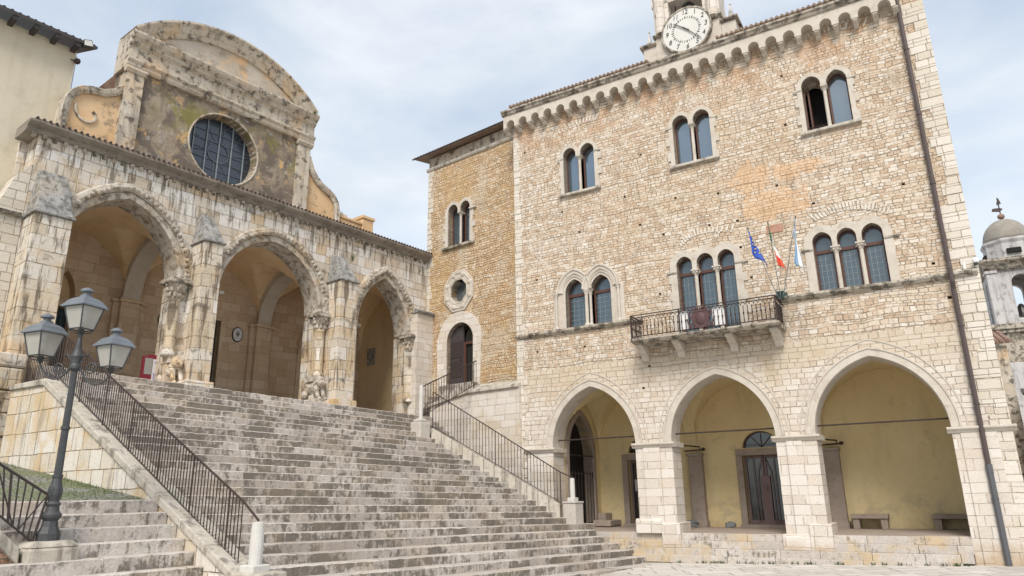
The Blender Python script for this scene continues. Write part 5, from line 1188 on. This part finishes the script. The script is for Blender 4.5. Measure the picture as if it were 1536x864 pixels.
# brick wall and coping running up-left from the pedestal, with railing
r0=(lu-.34,lo_,lz-.16); 
def onD(px,py,o):  # point in the vertical plane out=o
    u,z=ST.px(px,py,o); return (u,o,z)
k0=onD(48,813,lo_); k1=onD(0,774,lo_); ex=(k1[0]-k0[0],0,k1[2]-k0[2])
k2=(k0[0]+ex[0]*3.2,lo_,k0[2]+ex[2]*3.2)
bw=thing('ramp_wall','red brick wall with grey sloping coping at the lower left','wall',ST,lu-.8,lo_,-1.8)
mb=MB(); mb.hexa([(k2[0],lo_-.2,-2.2),(k2[0],lo_+.12,-2.2),(lu-.30,lo_+.12,-2.2),(lu-.30,lo_-.2,-2.2)],[(k2[0],lo_-.2,k2[2]-.2),(k2[0],lo_+.12,k2[2]-.2),(lu-.30,lo_+.12,k0[2]-.2),(lu-.30,lo_-.2,k0[2]-.2)]); mb.build('brickwork',M_brick,bw)
mb=MB(); mb.hexa([(k2[0],lo_-.28,k2[2]-.22),(k2[0],lo_+.2,k2[2]-.22),(lu-.33,lo_+.2,k0[2]-.24),(lu-.33,lo_-.28,k0[2]-.24)],[(k2[0],lo_-.26,k2[2]-.04),(k2[0],lo_+.18,k2[2]-.04),(lu-.33,lo_+.18,k0[2]-.06),(lu-.33,lo_-.26,k0[2]-.06)]); mb.build('coping',M_corn,bw,bevel=.02)
rl=thing('ramp_railing','black iron railing with crossed diagonal bars beside the lamp post','railing',ST,k0[0],lo_,k0[2])
t0_=onD(72,742,lo_); t1_=onD(0,696,lo_); te=((t1_[0]-t0_[0])*3.2+t0_[0],lo_,(t1_[2]-t0_[2])*3.2+t0_[2])
MB().tube([t0_,te],.016,7).build('handrail',M_iron,rl); MB().tube([k0,k2],.012,6).build('bottom_rail',M_iron,rl)
for i in range(22):
    t=i/21; p=tuple(k0[j]+(k2[j]-k0[j])*t for j in range(3)); q_=tuple(t0_[j]+(te[j]-t0_[j])*t for j in range(3))
    MB().tube([p,q_],.010 if i%5 else .015,6).build('bar',M_iron,rl)
for i in range(0,20,4):
    L_=lambda t,A1,A2:tuple(A1[j]+(A2[j]-A1[j])*t for j in range(3))
    MB().tube([L_((i)/21,k0,k2),L_((i+3)/21,t0_,te)] if (i//4)%2 else [L_((i+3)/21,k0,k2),L_(i/21,t0_,te)],.009,6).build('diagonal_bar',M_iron,rl)
# street lamp
lp=thing('street_lamp','three-lantern grey cast-iron street lamp on the stone pedestal','street lamp',ST,lu,lo_,lz)
def zrow(u,o,py):
    lo,hi=-1,5
    for _ in range(40):
        m=(lo+hi)/2; P_=ST.loc(u,o,m)-Vector((0,0,Z0)); yy=432-FPX*P_.dot(VU)/P_.dot(VF)
        if yy>py: lo=m
        else: hi=m
    return m
H=lambda py:zrow(lu,lo_,py)
z0_=lz
kb=.74; mb=MB(); mb.lathe(lu,lo_,[(.17*kb,z0_),(.17*kb,H(800)),(.15*kb,H(796)),(.125*kb,H(790)),(.105*kb,H(780))],8,ph=PI/8); mb.lathe(lu,lo_,[(r_*.8,H(y_)) for r_,y_ in [(.10,781),(.135,776),(.14,772),(.10,767),(.085,760),(.105,756),(.075,752),(.098,742),(.095,735),(.07,722),(.065,718),(.075,715),(.075,712)]],18); mb.build('base',M_lamp,lp)
mb=MB()
for i in range(8): t=2*PI*i/8; mb.ell((lu+.068*math.cos(t),lo_+.068*math.sin(t),H(738)),(.02,.02,.07),6,6)
mb.build('leaf_ornament',M_lamp,lp)
za,zb_=H(712),H(556)
mb=MB(); seg=16; vs=[];fs=[]
prof=[(.047,za),(.042,H(645)),(.053,H(644)),(.053,H(640)),(.041,H(639)),(.037,zb_)]
for i in range(32):
    t=2*PI*i/32; fl=1 if i%2 else .90
    for j,(r_,z_) in enumerate(prof): rr_=r_*(fl if j not in (2,3) else 1); vs.append((lu+rr_*math.cos(t),-lo_+rr_*math.sin(t),z_))
m_=len(prof)
for i in range(32):
    j=(i+1)%32
    for k in range(m_-1): fs.append((i*m_+k,j*m_+k,j*m_+k+1,i*m_+k+1))
mb.add(vs,fs); mb.build('post',M_lamp,lp)
mb=MB(); mb.lathe(lu,lo_,[(.05,H(556)),(.07,H(553)),(.07,H(549)),(.058,H(546)),(.062,H(540)),(.075,H(535)),(.06,H(531)),(.045,H(526)),(.035,H(515)),(.022,H(507)),(.028,H(505)),(.03,H(503))],16); mb.build('post_head',M_lamp,lp)
ztop=H(503)
def lantern(cu,co,zb,s,rot):
    L_=MB(); 
    # glass body: tapered square
    b=.105*s; t_=.168*s; h_=.31*s; zg=zb+.06*s
    def sq(r,z,ph=rot): return [(cu+r*math.sqrt(2)*math.cos(ph+PI/4+i*PI/2),co+r*math.sqrt(2)*math.sin(ph+PI/4+i*PI/2),z) for i in range(4)]
    def fr(a,b_): 
        m=MB(); A1=[(p[0],-p[1],p[2]) for p in a]; B1=[(p[0],-p[1],p[2]) for p in b_]; m.add(A1+B1,[(0,1,2,3),(7,6,5,4),(0,4,5,1),(1,5,6,2),(2,6,7,3),(3,7,4,0)]); return m
    g=MB(); lt=MB()
    base_=MB()
    S0,S1=sq(b,zg),sq(t_,zg+h_)
    for i in range(4): base_.tube([S0[i],S1[i]],.010*s,5); base_.tube([S0[i],S0[(i+1)%4]],.010*s,5); base_.tube([S1[i],S1[(i+1)%4]],.012*s,5)
    lan=base_.build('lantern',M_lamp,lp)
    fr(sq(b*.98,zg),sq(t_*.98,zg+h_)).build('lantern_glass',M_lgl,lan)
    rf=MB(); z1=zg+h_
    bb=MB(); bb.lathe(cu,co,[(.03*s,z1),(.03*s,z1-.07*s),(.022*s,z1-.08*s),(.04*s,z1-.13*s),(.035*s,z1-.19*s),(.01*s,z1-.21*s)],10); bb.build('bulb',M_fwhite,lan)
    prev=sq(t_*1.22,z1-.005)
    for r_,dz in ((t_*1.2,.015),(t_*1.05,.045),(t_*.9,.09),(t_*.66,.125),(t_*.36,.15),(.05*s,.18)):
        cur_=sq(r_,z1+dz*s); m=fr(prev,cur_); rf.add(m.v,m.f); prev=cur_
    rf.lathe(cu,co,[(.045*s,z1+.175*s),(.05*s,z1+.195*s),(.045*s,z1+.21*s),(.085*s,z1+.225*s),(.085*s,z1+.245*s),(.06*s,z1+.265*s),(.02*s,z1+.285*s)],12); rf.build('lantern_roof',M_lroof,lan)
    bs=MB(); bs.lathe(cu,co,[(.02*s,zb-.03*s),(.035*s,zb-.02*s),(.03*s,zb)],8)
    for i in range(4): a,b_=S0[i],(cu,co,zb); bs.tube([S0[i],((a[0]+cu)/2+ (a[0]-cu)*.22,(a[1]+co)/2+(a[1]-co)*.22,(zg+zb)/2-.015*s),b_],.008*s,5)
    bs.lathe(cu,co,[(.03*s,zb),(.05*s,zb+.03*s),(.03*s,zb+.07*s)],8); bs.build('lantern_cradle',M_lamp,lan)
    return lan
# arms lie roughly parallel to the picture: spread along the frame diagonal
ax=Vector((VR.x,VR.y,0)).normalized(); au,ao=ax.dot(ST.d),ax.dot(ST.n)
def rowat(off,py): return zrow(lu+au*off,lo_+ao*off,py)
aa=.47; sL=.98
lantern(lu,lo_,ztop+.02,sL*.98,R(70))
lantern(lu-au*aa,lo_-ao*aa,H(538)-.02,sL*.98,R(73)); lantern(lu+au*aa,lo_+ao*aa,H(558)-.0,sL*.90,R(77))
for sg in (-1,1):
    mb=MB(); ze=H(538)-.05 if sg<0 else H(558)-.03; zm=H(546)-.02
    P2=[]; 
    for i in range(15):
        t=i/14; P2.append((lu+sg*au*(.05+(aa-.05)*t),lo_+sg*ao*(.05+(aa-.05)*t), (1-t)*zm+t*ze-.19*math.sin(PI*t)**.8+.0))
    mb.tube(P2,.014,6)
    sc2=[]; 
    for i in range(22):
        t=i/21; an=PI*1.1+t*3.6*PI*.9; rr_=.085*(1-t*.72); sc2.append((lu+sg*au*(.21+rr_*math.cos(an)),lo_+sg*ao*(.21+rr_*math.cos(an)),zm-.03+rr_*math.sin(an)))
    mb.tube(sc2,.010,5)
    sc3=[(lu+sg*au*(.05+.10*t),lo_+sg*ao*(.05+.10*t),zm+.12*math.sin(t*PI*.6)+.02) for t in [k/8 for k in range(9)]]; mb.tube(sc3,.010,5); mb.ell(sc3[-1],(.02,.02,.02),6,5)
    mb.tube([(lu+sg*au*.28,lo_+sg*ao*.28,zm-.13),(lu+sg*au*.33,lo_+sg*ao*.33,zm-.09),(lu+sg*au*.37,lo_+sg*ao*.37,zm-.10)],.009,5)
    mb.build('arm',M_lamp,lp)
# ================================================================== left cream building & stone wall
cbp=Frame(CH.O.x/CH.k,CH.O.y/CH.k,math.cos(R(90)-a2-R(3.5)),math.sin(R(90)-a2-R(3.5)),1.0) if False else CH
CBO=-.75
uR_,zt_=CH.px(97,189,CBO); uR2,zt2=CH.px(113,81,CBO)
hb=thing('plaster_house','cream plastered house with dark wooden eave at the upper left','house',CH,uR_-2,CBO,-1.5)
ur=(uR_+uR2)/2
MB().box(ur-6,ur,CBO-7,CBO,-1.8,zt2+.1).build('house_wall',M_cream,hb)
mb=MB(); z1=zt2+.1; mb.hexa([(ur-6.5,CBO-4,z1+1.6),(ur+.28,CBO-4,z1+1.6),(ur+.28,CBO+.42,z1),(ur-6.5,CBO+.42,z1)],[(ur-6.5,CBO-4,z1+1.68),(ur+.28,CBO-4,z1+1.68),(ur+.28,CBO+.42,z1+.07),(ur-6.5,CBO+.42,z1+.05)]); tiles(mb,ur-6.4,ur+.26,CBO+.42,CBO-4,z1+.06,z1+1.69,.15,.03); mb.build('house_roof',M_gutter,hb)
for k in range(14):
    x=ur-.1-.42*k; MB().box(x-.05,x+.05,CBO,CBO+.38,z1-.10,z1-.003).build('rafter_end',M_gutter,hb)
MB().tube([(ur+.03,CBO-.06,z1-.1),(ur+.03,CBO-.06,z1-1.5)],.006,4).build('cable',M_iron,hb)
u,z=CH.px(131,67,CBO+.35); fl=thing('floodlight','square white floodlight clamped at the end of the house eave','floodlight',CH,u,CBO+.3,z)
mb=MB(); mb.hexa([(u-.10,CBO+.25,z-.08),(u-.08,CBO+.42,z-.10),(u+.12,CBO+.42,z-.04),(u+.10,CBO+.25,z-.02)],[(u-.12,CBO+.25,z+.04),(u-.10,CBO+.42,z+.06),(u+.06,CBO+.42,z+.12),(u+.05,CBO+.25,z+.1)]); mb.build('housing',M_lamp,fl)
MB().hexa([(u-.075,CBO+.421,z-.075),(u-.075,CBO+.426,z-.075),(u+.10,CBO+.426,z-.03),(u+.10,CBO+.421,z-.03)],[(u-.09,CBO+.421,z+.045),(u-.09,CBO+.426,z+.045),(u+.05,CBO+.426,z+.095),(u+.05,CBO+.421,z+.095)]).build('lens',M_clock,fl)
u,z=CH.px(118,90,CBO+.2); sk=MB(); ctx(CH,u,CBO+.1,z); sk.ell((u,CBO+.12,z),(.07,.09,.07),10,7); sk.tube([(u,CBO+.12,z),(u-.1,CBO,z+.05)],.015,5); o=sk.build('loudspeaker',M_iron,None); tag(o,'small dark horn speaker just below the floodlight on the cream house','speaker')
# stone wall continuing left of the portico
lwz=thing('side_wall','pale stone block wall with sloping top left of the first buttress','wall',CH,-12.4,0,1)
tp=[CH.px(50,246,0),CH.px(25,262,0),CH.px(0,300,0)]
MB().prism([(-11.46,-1.9),(-11.46,tp[0][1]),(tp[0][0],tp[0][1]),(tp[1][0],tp[1][1]),(tp[2][0],tp[2][1]),(tp[2][0]-1.2,tp[2][1]-1.0),(tp[2][0]-5,tp[2][1]-1.3),(tp[2][0]-5,-1.9)],-.6,-.02).build('wall_face',M_quoin,lwz)
za_=CH.px(0,314,.05)[1]; mb=MB(); mb.prismx([(-.05,za_-.06),(.06,za_-.04),(.10,za_+.02),(-.05,za_+.06)],-16,b1l-.07); mb.build('ledge',M_weath,lwz)
# rough plinth under buttress 1
mb=MB(); zz=CH.px(30,530,.8)[1]; rs3=random.Random(8)
z_=-1.8
while z_<zz-.05:
    h_=min(.42,zz-z_); mb.box(b1l-.6+.05*rs3.random(),CH.px(26,600,.8)[0]+.06*rs3.random(),-.3,.78+.05*rs3.random(),z_,z_+h_-.01); z_+=h_
ctx(CH); mb=mb
CTX['base']=(0,0,0); 
pl=bpy.data.objects.new('x',None); bpy.data.objects.remove(pl)
o_=mb; ctx(CH,0,0,0); q=o_.build('rough_plinth',M_chp,cat,bevel=.03)
# ================================================================== FLAGS
fu,fz=PA.px(1170,440,.45)
fb=MB(); ctx(PA,fu,0,fz); fb.box(fu-.09,fu+.09,0,.03,fz-.12,fz+.12); fb.box(fu-.10,fu+.10,.30,.42,fz-.02,fz+.03)
for k in (-1,0,1): fb.lathe(fu+.06*k,.42,[(.028,fz-.12),(.032,fz+.06)],8)
fb.tube([(fu,.02,fz-.08),(fu,.36,fz-.02)],.02,6); o=fb.build('flag_bracket',plain('green_bronze',(.05,.08,.07),.6),None); tag(o,'dark green bracket holding the three flagpoles at the balcony end','bracket')
from math import sin,cos
def flag(label,tip,bot_pts,mats,base_k,top_t,star=False):
    to=1.25; tu,tz=PA.px(tip[0],tip[1],to); bu,bo,bz=fu+.06*base_k,.42,fz
    f=thing('flag',label,'flag',PA,bu,bo,bz,group='flags over the balcony')
    MB().tube([(bu,bo,bz-.08),(tu,to,tz)],.009,6).build('flagpole',M_lead,f)
    mb=MB(); mb.ell((tu,to,tz+.02),(.015,.015,.04),8,6); mb.build('finial',M_iron,f)
    d=Vector((bu-tu,bo-to,bz-tz)); 
    hang=bot_pts; n1,n2=10,18
    # cloth: attached along the pole for a stretch, hanging in folds
    W=len(hang)
    def P_(s,t):   # s: 0..1 along the fly (pole to hem), t: down
        a=Vector((tu,to,tz))+d*(s*.22)      # attachment slides down the pole
        drop=(hang[0])*t*(1-.12*s)
        x=a.x+ (hang[1]*t)*(s) + .03*sin(s*9+t*2)*t; y=a.y+.05*sin(s*11+1.5*t)*(.3+.7*t)+.02*cos(t*6); z=a.z-drop-.04*s*t
        x+=hang[2]*t
        return (x,y,z)
    ns=len(mats)
    for i,(m_,a0,a1,mode) in enumerate(mats):
        mb=MB()
        if mode=='t': mb.grid(lambda s,t:P_(s,a0+(a1-a0)*t),14,8)
        else: mb.grid(lambda s,t:P_(a0+(a1-a0)*s,t),8,16)
        ob=mb.build('cloth',m_,f,smooth=True); so_=ob.modifiers.new('thick','SOLIDIFY'); so_.thickness=.006
    if star:
        mb=MB()
        for k in range(7):
            s_,t_=.25+.5*((k*.37)%1),.12+.7*(k/7); x,y,z=P_(s_,t_); pts=[]
            for j in range(10): r_=.026 if j%2==0 else .011; pts.append((x+r_*sin(j*PI/5),z+r_*cos(j*PI/5)))
            mb.prism(pts,y+.02,y+.026)
        mb.build('stars',M_gold,f)
flag('blue flag with yellow stars hanging limp from the left pole over the balcony',(1122,344),(.62,.24,.02),[(M_fblue,0,1,'t')],-1,0,True)
flag('green, white and red tricolour flag hanging from the middle pole over the balcony',(1152,336),(.92,.20,.08),[(M_fgreen,0,.36,'t'),(M_fwhite,.36,.72,'t'),(M_fred,.72,1,'t')],0,0)
flag('light blue and white flag hanging from the right pole over the balcony',(1193,327),(1.0,.34,-.16),[(M_flight,0,.45,'s'),(M_fwhite,.45,.7,'s'),(M_flight,.7,.8,'s'),(M_fwhite,.8,1,'s')],1,0)
# ================================================================== loggia furniture
for (xa,xb,ya,yb,lab) in ((1278,1334,780,805,'grey stone bench against the yellow wall, left of the two in the right arch'),(1401,1466,782,808,'grey stone bench against the yellow wall, right of the two, half hidden by the pier')):
    u0_,_=PA.px(xa,ya+5,BO+.4); u1_,_=PA.px(xb,ya+5,BO+.4); bn=thing('stone_bench',lab,'bench',PA,(u0_+u1_)/2,BO+.25,FLOORZ,group='stone benches in the loggia')
    MB().box(u0_,u1_,BO+.02,BO+.42,-.68,-.58).build('seat',M_peper,bn,bevel=.012)
    for a in (u0_+.02,u1_-.18): MB().box(a,a+.15,BO+.04,BO+.38,FLOORZ,-.683).build('leg',M_peper,bn,bevel=.012)
for i,(px_,py_,r_,lab) in enumerate(((1096,789,.14,'pointed grey stone lying on the loggia floor beside the glazed door'),(1037,780,.17,'blue grey boulder lying on the loggia floor left of the pilaster'))):
    u,z=PA.px(px_,py_,BO+.35); ctx(PA,u,BO+.35,FLOORZ); mb=MB(); mb.ell((u,BO+.35,FLOORZ+r_*.45),(r_*1.1,r_*.9,r_*.7),9,6,.5,i*3+1); o=mb.build('boulder',M_greystone,None); tag(o,lab,'stone')
ctx(PA,0,0,0); mbw=MB(); rw_=random.Random(21)
for i_ in range(38):
    u_=4.3+5.8*rw_.random(); o_=.245+.03*rw_.random()
    zz_=gz(PA.loc(u_,o_,0)); n__=int(3+7*rw_.random())
    for q_ in range(n__):
        a_=rw_.random()*6.28; l_=.02+.05*rw_.random(); uu=u_+.03*rw_.gauss(0,1); dx=.03*math.cos(a_); dy=abs(.03*math.sin(a_))
        mbw.add([(uu-.006,-o_,zz_),(uu+.006,-o_,zz_),(uu+dx+.004,-(o_+dy),zz_+l_),(uu+dx-.004,-(o_+dy),zz_+l_)],[(0,1,2,3)])
g=mbw.build('weeds',M_leafd,None,fix=False); tag(g,'thin green weeds along the joint between piazza and town hall steps','weeds',kind='stuff')
# ================================================================== CLOCK TOWER (bell-cote behind the cornice)
CO_=-1.4
cL=PA.px(992,56,CO_+.13); cRt=PA.px(1065,32,CO_+.13); cc_=PA.px(1029,44,CO_+.13); cr_=(cRt[0]-cL[0])/2
ct=thing('clock_gable','pale stone bell gable with white clock rising above the town hall roof','bell gable',PA,cc_[0],CO_,11.6)
bl=PA.px(948,100,CO_)[0]; br=PA.px(1113,60,CO_)[0]; c=cc_[0]
zl_=PA.px(965,68,CO_)[1]
wL=c-bl
mb=filled([(c-1.0,11.3),(c+1.0,11.3),(c+1.0,cc_[1]+.12),(c-1.0,cc_[1]+.12)],[],CO_-.9,CO_); mb.box(c-1.42,c-1.0,CO_-.8,CO_-.02,11.3,cc_[1]-.1); mb.box(c+1.0,c+1.42,CO_-.8,CO_-.02,11.3,cc_[1]-.1); mb.build('gable_wall',M_plasterg if False else M_mold,ct,bevel=.01)
mb=MB(); 
for a,b in ((c-1.5,c-.98),(c+.98,c+1.5)): mb.prismx([(CO_-.85,cc_[1]-.1),(CO_+.03,cc_[1]-.1),(CO_+.08,cc_[1]-.06),(CO_+.08,cc_[1]-.01),(CO_-.85,cc_[1]-.01)],a,b)
for a,b in ((c-1.06,c-.48),(c+.48,c+1.06)): mb.prismx([(CO_-.95,cc_[1]+.12),(CO_+.05,cc_[1]+.12),(CO_+.1,cc_[1]+.16),(CO_+.1,cc_[1]+.2),(CO_-.95,cc_[1]+.2)],a,b)
mb.build('string_mould',M_weath,ct)
for s_ in (-1,1):
    mb=MB(); mb.box(c+s_*.76-.24,c+s_*.76+.24,CO_-.8,CO_+.0,cc_[1]+.2,15.2); mb.lathe(c+s_*.80,CO_-.0,[(.17,cc_[1]+.2),(.17,15.2)],12); mb.build('bell_pier',M_ash,ct)
    x=c+s_*1.27; mb=MB(); mb.lathe(x,CO_-.25,[(.16,cc_[1]-.01),(.16,cc_[1]+.08),(.12,cc_[1]+.12),(.03,cc_[1]+.55),(.02,cc_[1]+.57),(.045,cc_[1]+.6),(.03,cc_[1]+.65)],4,ph=PI/4); mb.build('pinnacle',M_plasterg,ct)
mb=filled([(c-1.05,14.6)]+[(c-1.05,15.4),(c+1.05,15.4),(c+1.05,14.6)],[],CO_-.8,CO_); mb.build('bell_arch',M_ash,ct)
zc=cc_[1]
mb=MB(); mb.lathe(c,CO_-.4,[(.33,zc+.72),(.31,zc+.76),(.24,zc+.95),(.2,zc+1.15),(.1,zc+1.25),(.03,zc+1.35)],20); mb.build('bell',M_bell,ct,smooth=True)
mb=MB(); mb.tube([(c-.5,CO_-.4,zc+1.32),(c+.5,CO_-.4,zc+1.32)],.04,6); mb.tube([(c-.38,CO_-.3,zc+.2),(c-.38,CO_-.3,zc+1.3)],.02,5); mb.tube([(c+.3,CO_-.3,zc+.2),(c+.3,CO_-.3,zc+1.0)],.012,5); mb.tube([(c-.44,CO_-.3,zc+.5),(c-.3,CO_-.3,zc+.8)],.02,5); mb.build('bell_frame',M_iron,ct)
# clock face, numerals, hands
cf=MB(); cf.lathe(0,0,[(0.001,0)],3) if False else None
disc=[(c+cr_*cos(2*PI*i/48),zc+cr_*sin(2*PI*i/48)) for i in range(48)]
face=MB().prism(disc,CO_-.02,CO_+.13).build('clock_face',M_clock,ct)
mb=MB(); mb.sweep(disc,[(-.02,CO_-.01),(-.02,CO_+.15),(.03,CO_+.15),(.03,CO_+.135)],closed=True); mb.build('clock_rim',M_weath,face)
def text_mesh(s,size,u,z,o,mat,par,name,shear=.2,rot=0):
    cu=bpy.data.curves.new('t','FONT'); cu.body=s; cu.size=size; cu.align_x='CENTER'; cu.align_y='CENTER'; cu.shear=shear; cu.extrude=.004
    ob=bpy.data.objects.new('t',cu); col.objects.link(ob); me0=bpy.data.meshes.new_from_object(ob.evaluated_get(bpy.context.evaluated_depsgraph_get()))
    m=MB(); ca,sa=cos(rot),sin(rot); m.add([(u+v.co.x*.85*ca-v.co.y*sa,-(o+v.co.z),z+v.co.x*.85*sa+v.co.y*ca) for v in me0.vertices],[tuple(p.vertices) for p in me0.polygons]); bpy.data.objects.remove(ob); bpy.data.curves.remove(cu)
    return m.build(name,mat,par,fix=False)
for h_ in range(1,13):
    a=PI/2-h_*PI/6; text_mesh(str(h_),cr_*.30,c+cr_*.79*cos(a),zc+cr_*.79*sin(a),CO_+.136,M_ink,face,'numeral')
mb=MB()
for i in range(36):
    a=2*PI*i/36; r0_,r1_=cr_*.50,cr_*.585; 
    if i%3==0: r1_=cr_*.6
    ca,sa=cos(a),sin(a); w_=.008 if i%3 else .014; mb.prism([(c+r0_*ca-w_*sa,zc+r0_*sa+w_*ca),(c+r0_*ca+w_*sa,zc+r0_*sa-w_*ca),(c+r1_*ca+w_*sa,zc+r1_*sa-w_*ca),(c+r1_*ca-w_*sa,zc+r1_*sa+w_*ca)],CO_+.131,CO_+.138)
mb.build('minute_marks',M_ink,face)
def hand(px,py,w_,name):
    u,z=PA.px(px,py,CO_+.17); d=Vector((u-c,z-zc)); l=d.length; d/=l; nrm=Vector((-d.y,d.x))*w_
    p=[(c-d.x*.12-nrm.x,zc-d.y*.12-nrm.y),(c-d.x*.12+nrm.x,zc-d.y*.12+nrm.y),(c+d.x*l+nrm.x*.4,zc+d.y*l+nrm.y*.4),(c+d.x*l-nrm.x*.4,zc+d.y*l-nrm.y*.4)]
    m=MB(); m.prism(p,CO_+.16,CO_+.175); m.ell((c+d.x*l*.8,CO_+.17,zc+d.y*l*.8),(.03,.01,.03),8,5); m.build(name,M_hand,face)
hand(1010,36,.022,'hour_hand'); hand(1052,56,.017,'minute_hand')
# ================================================================== distant bell tower on the right
dd=ray(1534,470); D_=34; Tw=dd*(D_/dd.y); BT=Frame(Tw.x,Tw.y,cos(R(-25)),sin(R(-25)))
dv_=ray(1536,400); 
def th(py,px=1520):  # height on the tower axis for a picture row
    lo,hi=-5,40
    for _ in range(50):
        m=(lo+hi)/2; P_=Vector((Tw.x,Tw.y,m)); yy=432-FPX*P_.dot(VU)/P_.dot(VF)
        if yy>py: lo=m
        else: hi=m
    return m
tw=thing('domed_belfry','stained white belfry with grey dome and weathervane behind the town hall','bell tower',BT,0,0,-1.8)
T=lambda py:th(py)
rd=1.05
mb=MB(); mb.box(-1.55,1.55,-1.55,1.55,-1.8,T(548)); mb.build('tower_base',M_plasterg,tw,bevel=.03)
mb=MB(); mb.box(-1.7,1.7,-1.7,1.7,T(500),T(492)); mb.box(-1.62,1.62,-1.62,1.62,T(505),T(500)); mb.box(-1.5,1.5,-1.5,1.5,T(548),T(505)); mb.build('tower_cornice',M_weath,tw,bevel=.03)
H0,H1=T(492),T(410)
ar=lambda:[(-.42,H0+.3)]+arc(-.42,.42,H1-.75,H1-.35,8)+[(.42,H0+.3)]
mb=filled(rect(-1.25,1.25,H0,H1),[ar()],.95,1.25); 
f2=filled(rect(-.95,.95,H0,H1),[ar()],.95,1.25); mb.add([(y,-x,z) for x,y,z in f2.v],f2.f); mb.add([(-y,x,z) for x,y,z in f2.v],f2.f); f3=filled(rect(-1.25,1.25,H0,H1),[ar()],-1.25,-.95); mb.add(f3.v,f3.f)
mb.build('bell_chamber',M_plasterg,tw)
for sx_ in (-1,1):
    for sy_ in (-1,1): mb=MB(); mb.box(sx_*1.22-.2,sx_*1.22+.2,sy_*1.22-.2,sy_*1.22+.2,H0,H1-.25); mb.box(sx_*1.22-.26,sx_*1.22+.26,sy_*1.22-.26,sy_*1.22+.26,H1-.25,H1-.1); mb.build('corner_pilaster',M_plasterg,tw,bevel=.02)
mb=MB(); mb.lathe(0,0,[(.3,H0+.6),(.28,H0+.75),(.2,H0+1.0),(.1,H0+1.2),(.02,H0+1.25)],14); mb.build('bell',M_bell,tw)
mb=MB(); mb.lathe(0,0,[(1.95,H1-.1),(2.1,H1),(2.15,H1+.12),(2.5,H1+.3),(2.5,H1+.42),(1.9,H1+.5)],4,ph=PI/4); mb.build('chamber_cornice',M_weath,tw)
z1=H1+.48; mb=MB(); mb.lathe(0,0,[(1.12,z1),(1.12,T(372)),(1.2,T(368)),(1.2,T(365))],8,ph=PI/8); mb.build('drum',M_plasterg,tw); 
MB().box(-.3,.3,1.03,1.15,T(388),T(381)).build('drum_slot',M_black,tw); MB().box(1.0,1.14,-.3,.3,T(388),T(381)).build('drum_slot',M_black,tw); MB().box(-1.14,-1.0,-.3,.3,T(388),T(381)).build('drum_slot',M_black,tw)
zd=T(365); zt_=T(330); mb=MB(); mb.lathe(0,0,[(1.04*cos(t*PI/20),zd+(zt_-zd)*sin(t*PI/20)) for t in range(10)]+[(.06,zt_)],24); mb.build('dome',M_dome,tw,smooth=True)
mb=MB(); mb.ell((0,0,T(325)),(.17,.17,.15),12,8); mb.lathe(0,0,[(.12,zt_-.1),(.07,T(330))],8); mb.build('ball_finial',M_redtile,tw)
mb=MB(); mb.tube([(0,0,T(324)),(0,0,T(297))],.03,5); mb.prism([(-.35,T(316)),(.0,T(318)),(.15,T(314)),(.0,T(312)),(-.3,T(312))],-.02,.02); mb.prism([(-.08,T(308)),(.12,T(306)),(.05,T(298)),(-.06,T(303))],-.02,.02); mb.build('weathervane',M_iron,tw)
# neighbouring houses behind, right edge
dr_=ray(1490,500); Hw=dr_*(27/dr_.y); HF=Frame(Hw.x,Hw.y,cos(R(-30)),sin(R(-30)))
hs=thing('tiled_house','low house with red tiled roof squeezed between town hall and belfry','house',HF,0,0,-1.7)
zt=ray(1490,503).z*27/ray(1490,503).y
mb=MB(); mb.box(-2.5,.35,-3,-.2,-1.8,zt-.4); mb.build('house_wall',M_trim,hs)
mb=MB(); mb.hexa([(-2.7,-3,zt+.55),(.5,-3,zt+.55),(.5,0,zt-.35),(-2.7,0,zt-.35)],[(-2.7,-3,zt+.65),(.5,-3,zt+.65),(.5,0,zt-.25),(-2.7,0,zt-.25)])
for k in range(16): mb.tube([(-2.6+.2*k,.05,zt-.25),(-2.6+.2*k,-3,zt+.66)],.07,6)
mb.build('house_roof',M_redtile,hs)
dr_=ray(1536,600); Hw=dr_*(24/dr_.y); HG=Frame(Hw.x,Hw.y,cos(R(-35)),sin(R(-35)))
h2=thing('pink_house','pink plastered house with dark overhanging eave at the right edge','house',HG,0,0,-1.7)
zt=ray(1536,590).z*24/ray(1536,590).y
MB().box(.25,5,-4,0,-1.8,zt-.1).build('house_wall',stone('pink_plaster',(.42,.27,.22),(.48,.33,.27),damt=.3),h2)
mb=MB(); mb.hexa([(.0,-4,zt+.5),(5.2,-4,zt+.5),(5.2,.3,zt-.1),(.0,.3,zt-.1)],[(.0,-4,zt+.6),(5.2,-4,zt+.6),(5.2,.3,zt),(.0,.3,zt)]); mb.build('house_roof',M_gutter,h2)
MB().tube([(.15,.33,zt-.05),(.15,.1,zt-.4),(.2,.06,-1.7)],.05,6).build('drainpipe',M_gutter,h2)
# remove helper curves' leftovers and keep names clean
bpy.context.view_layer.update()
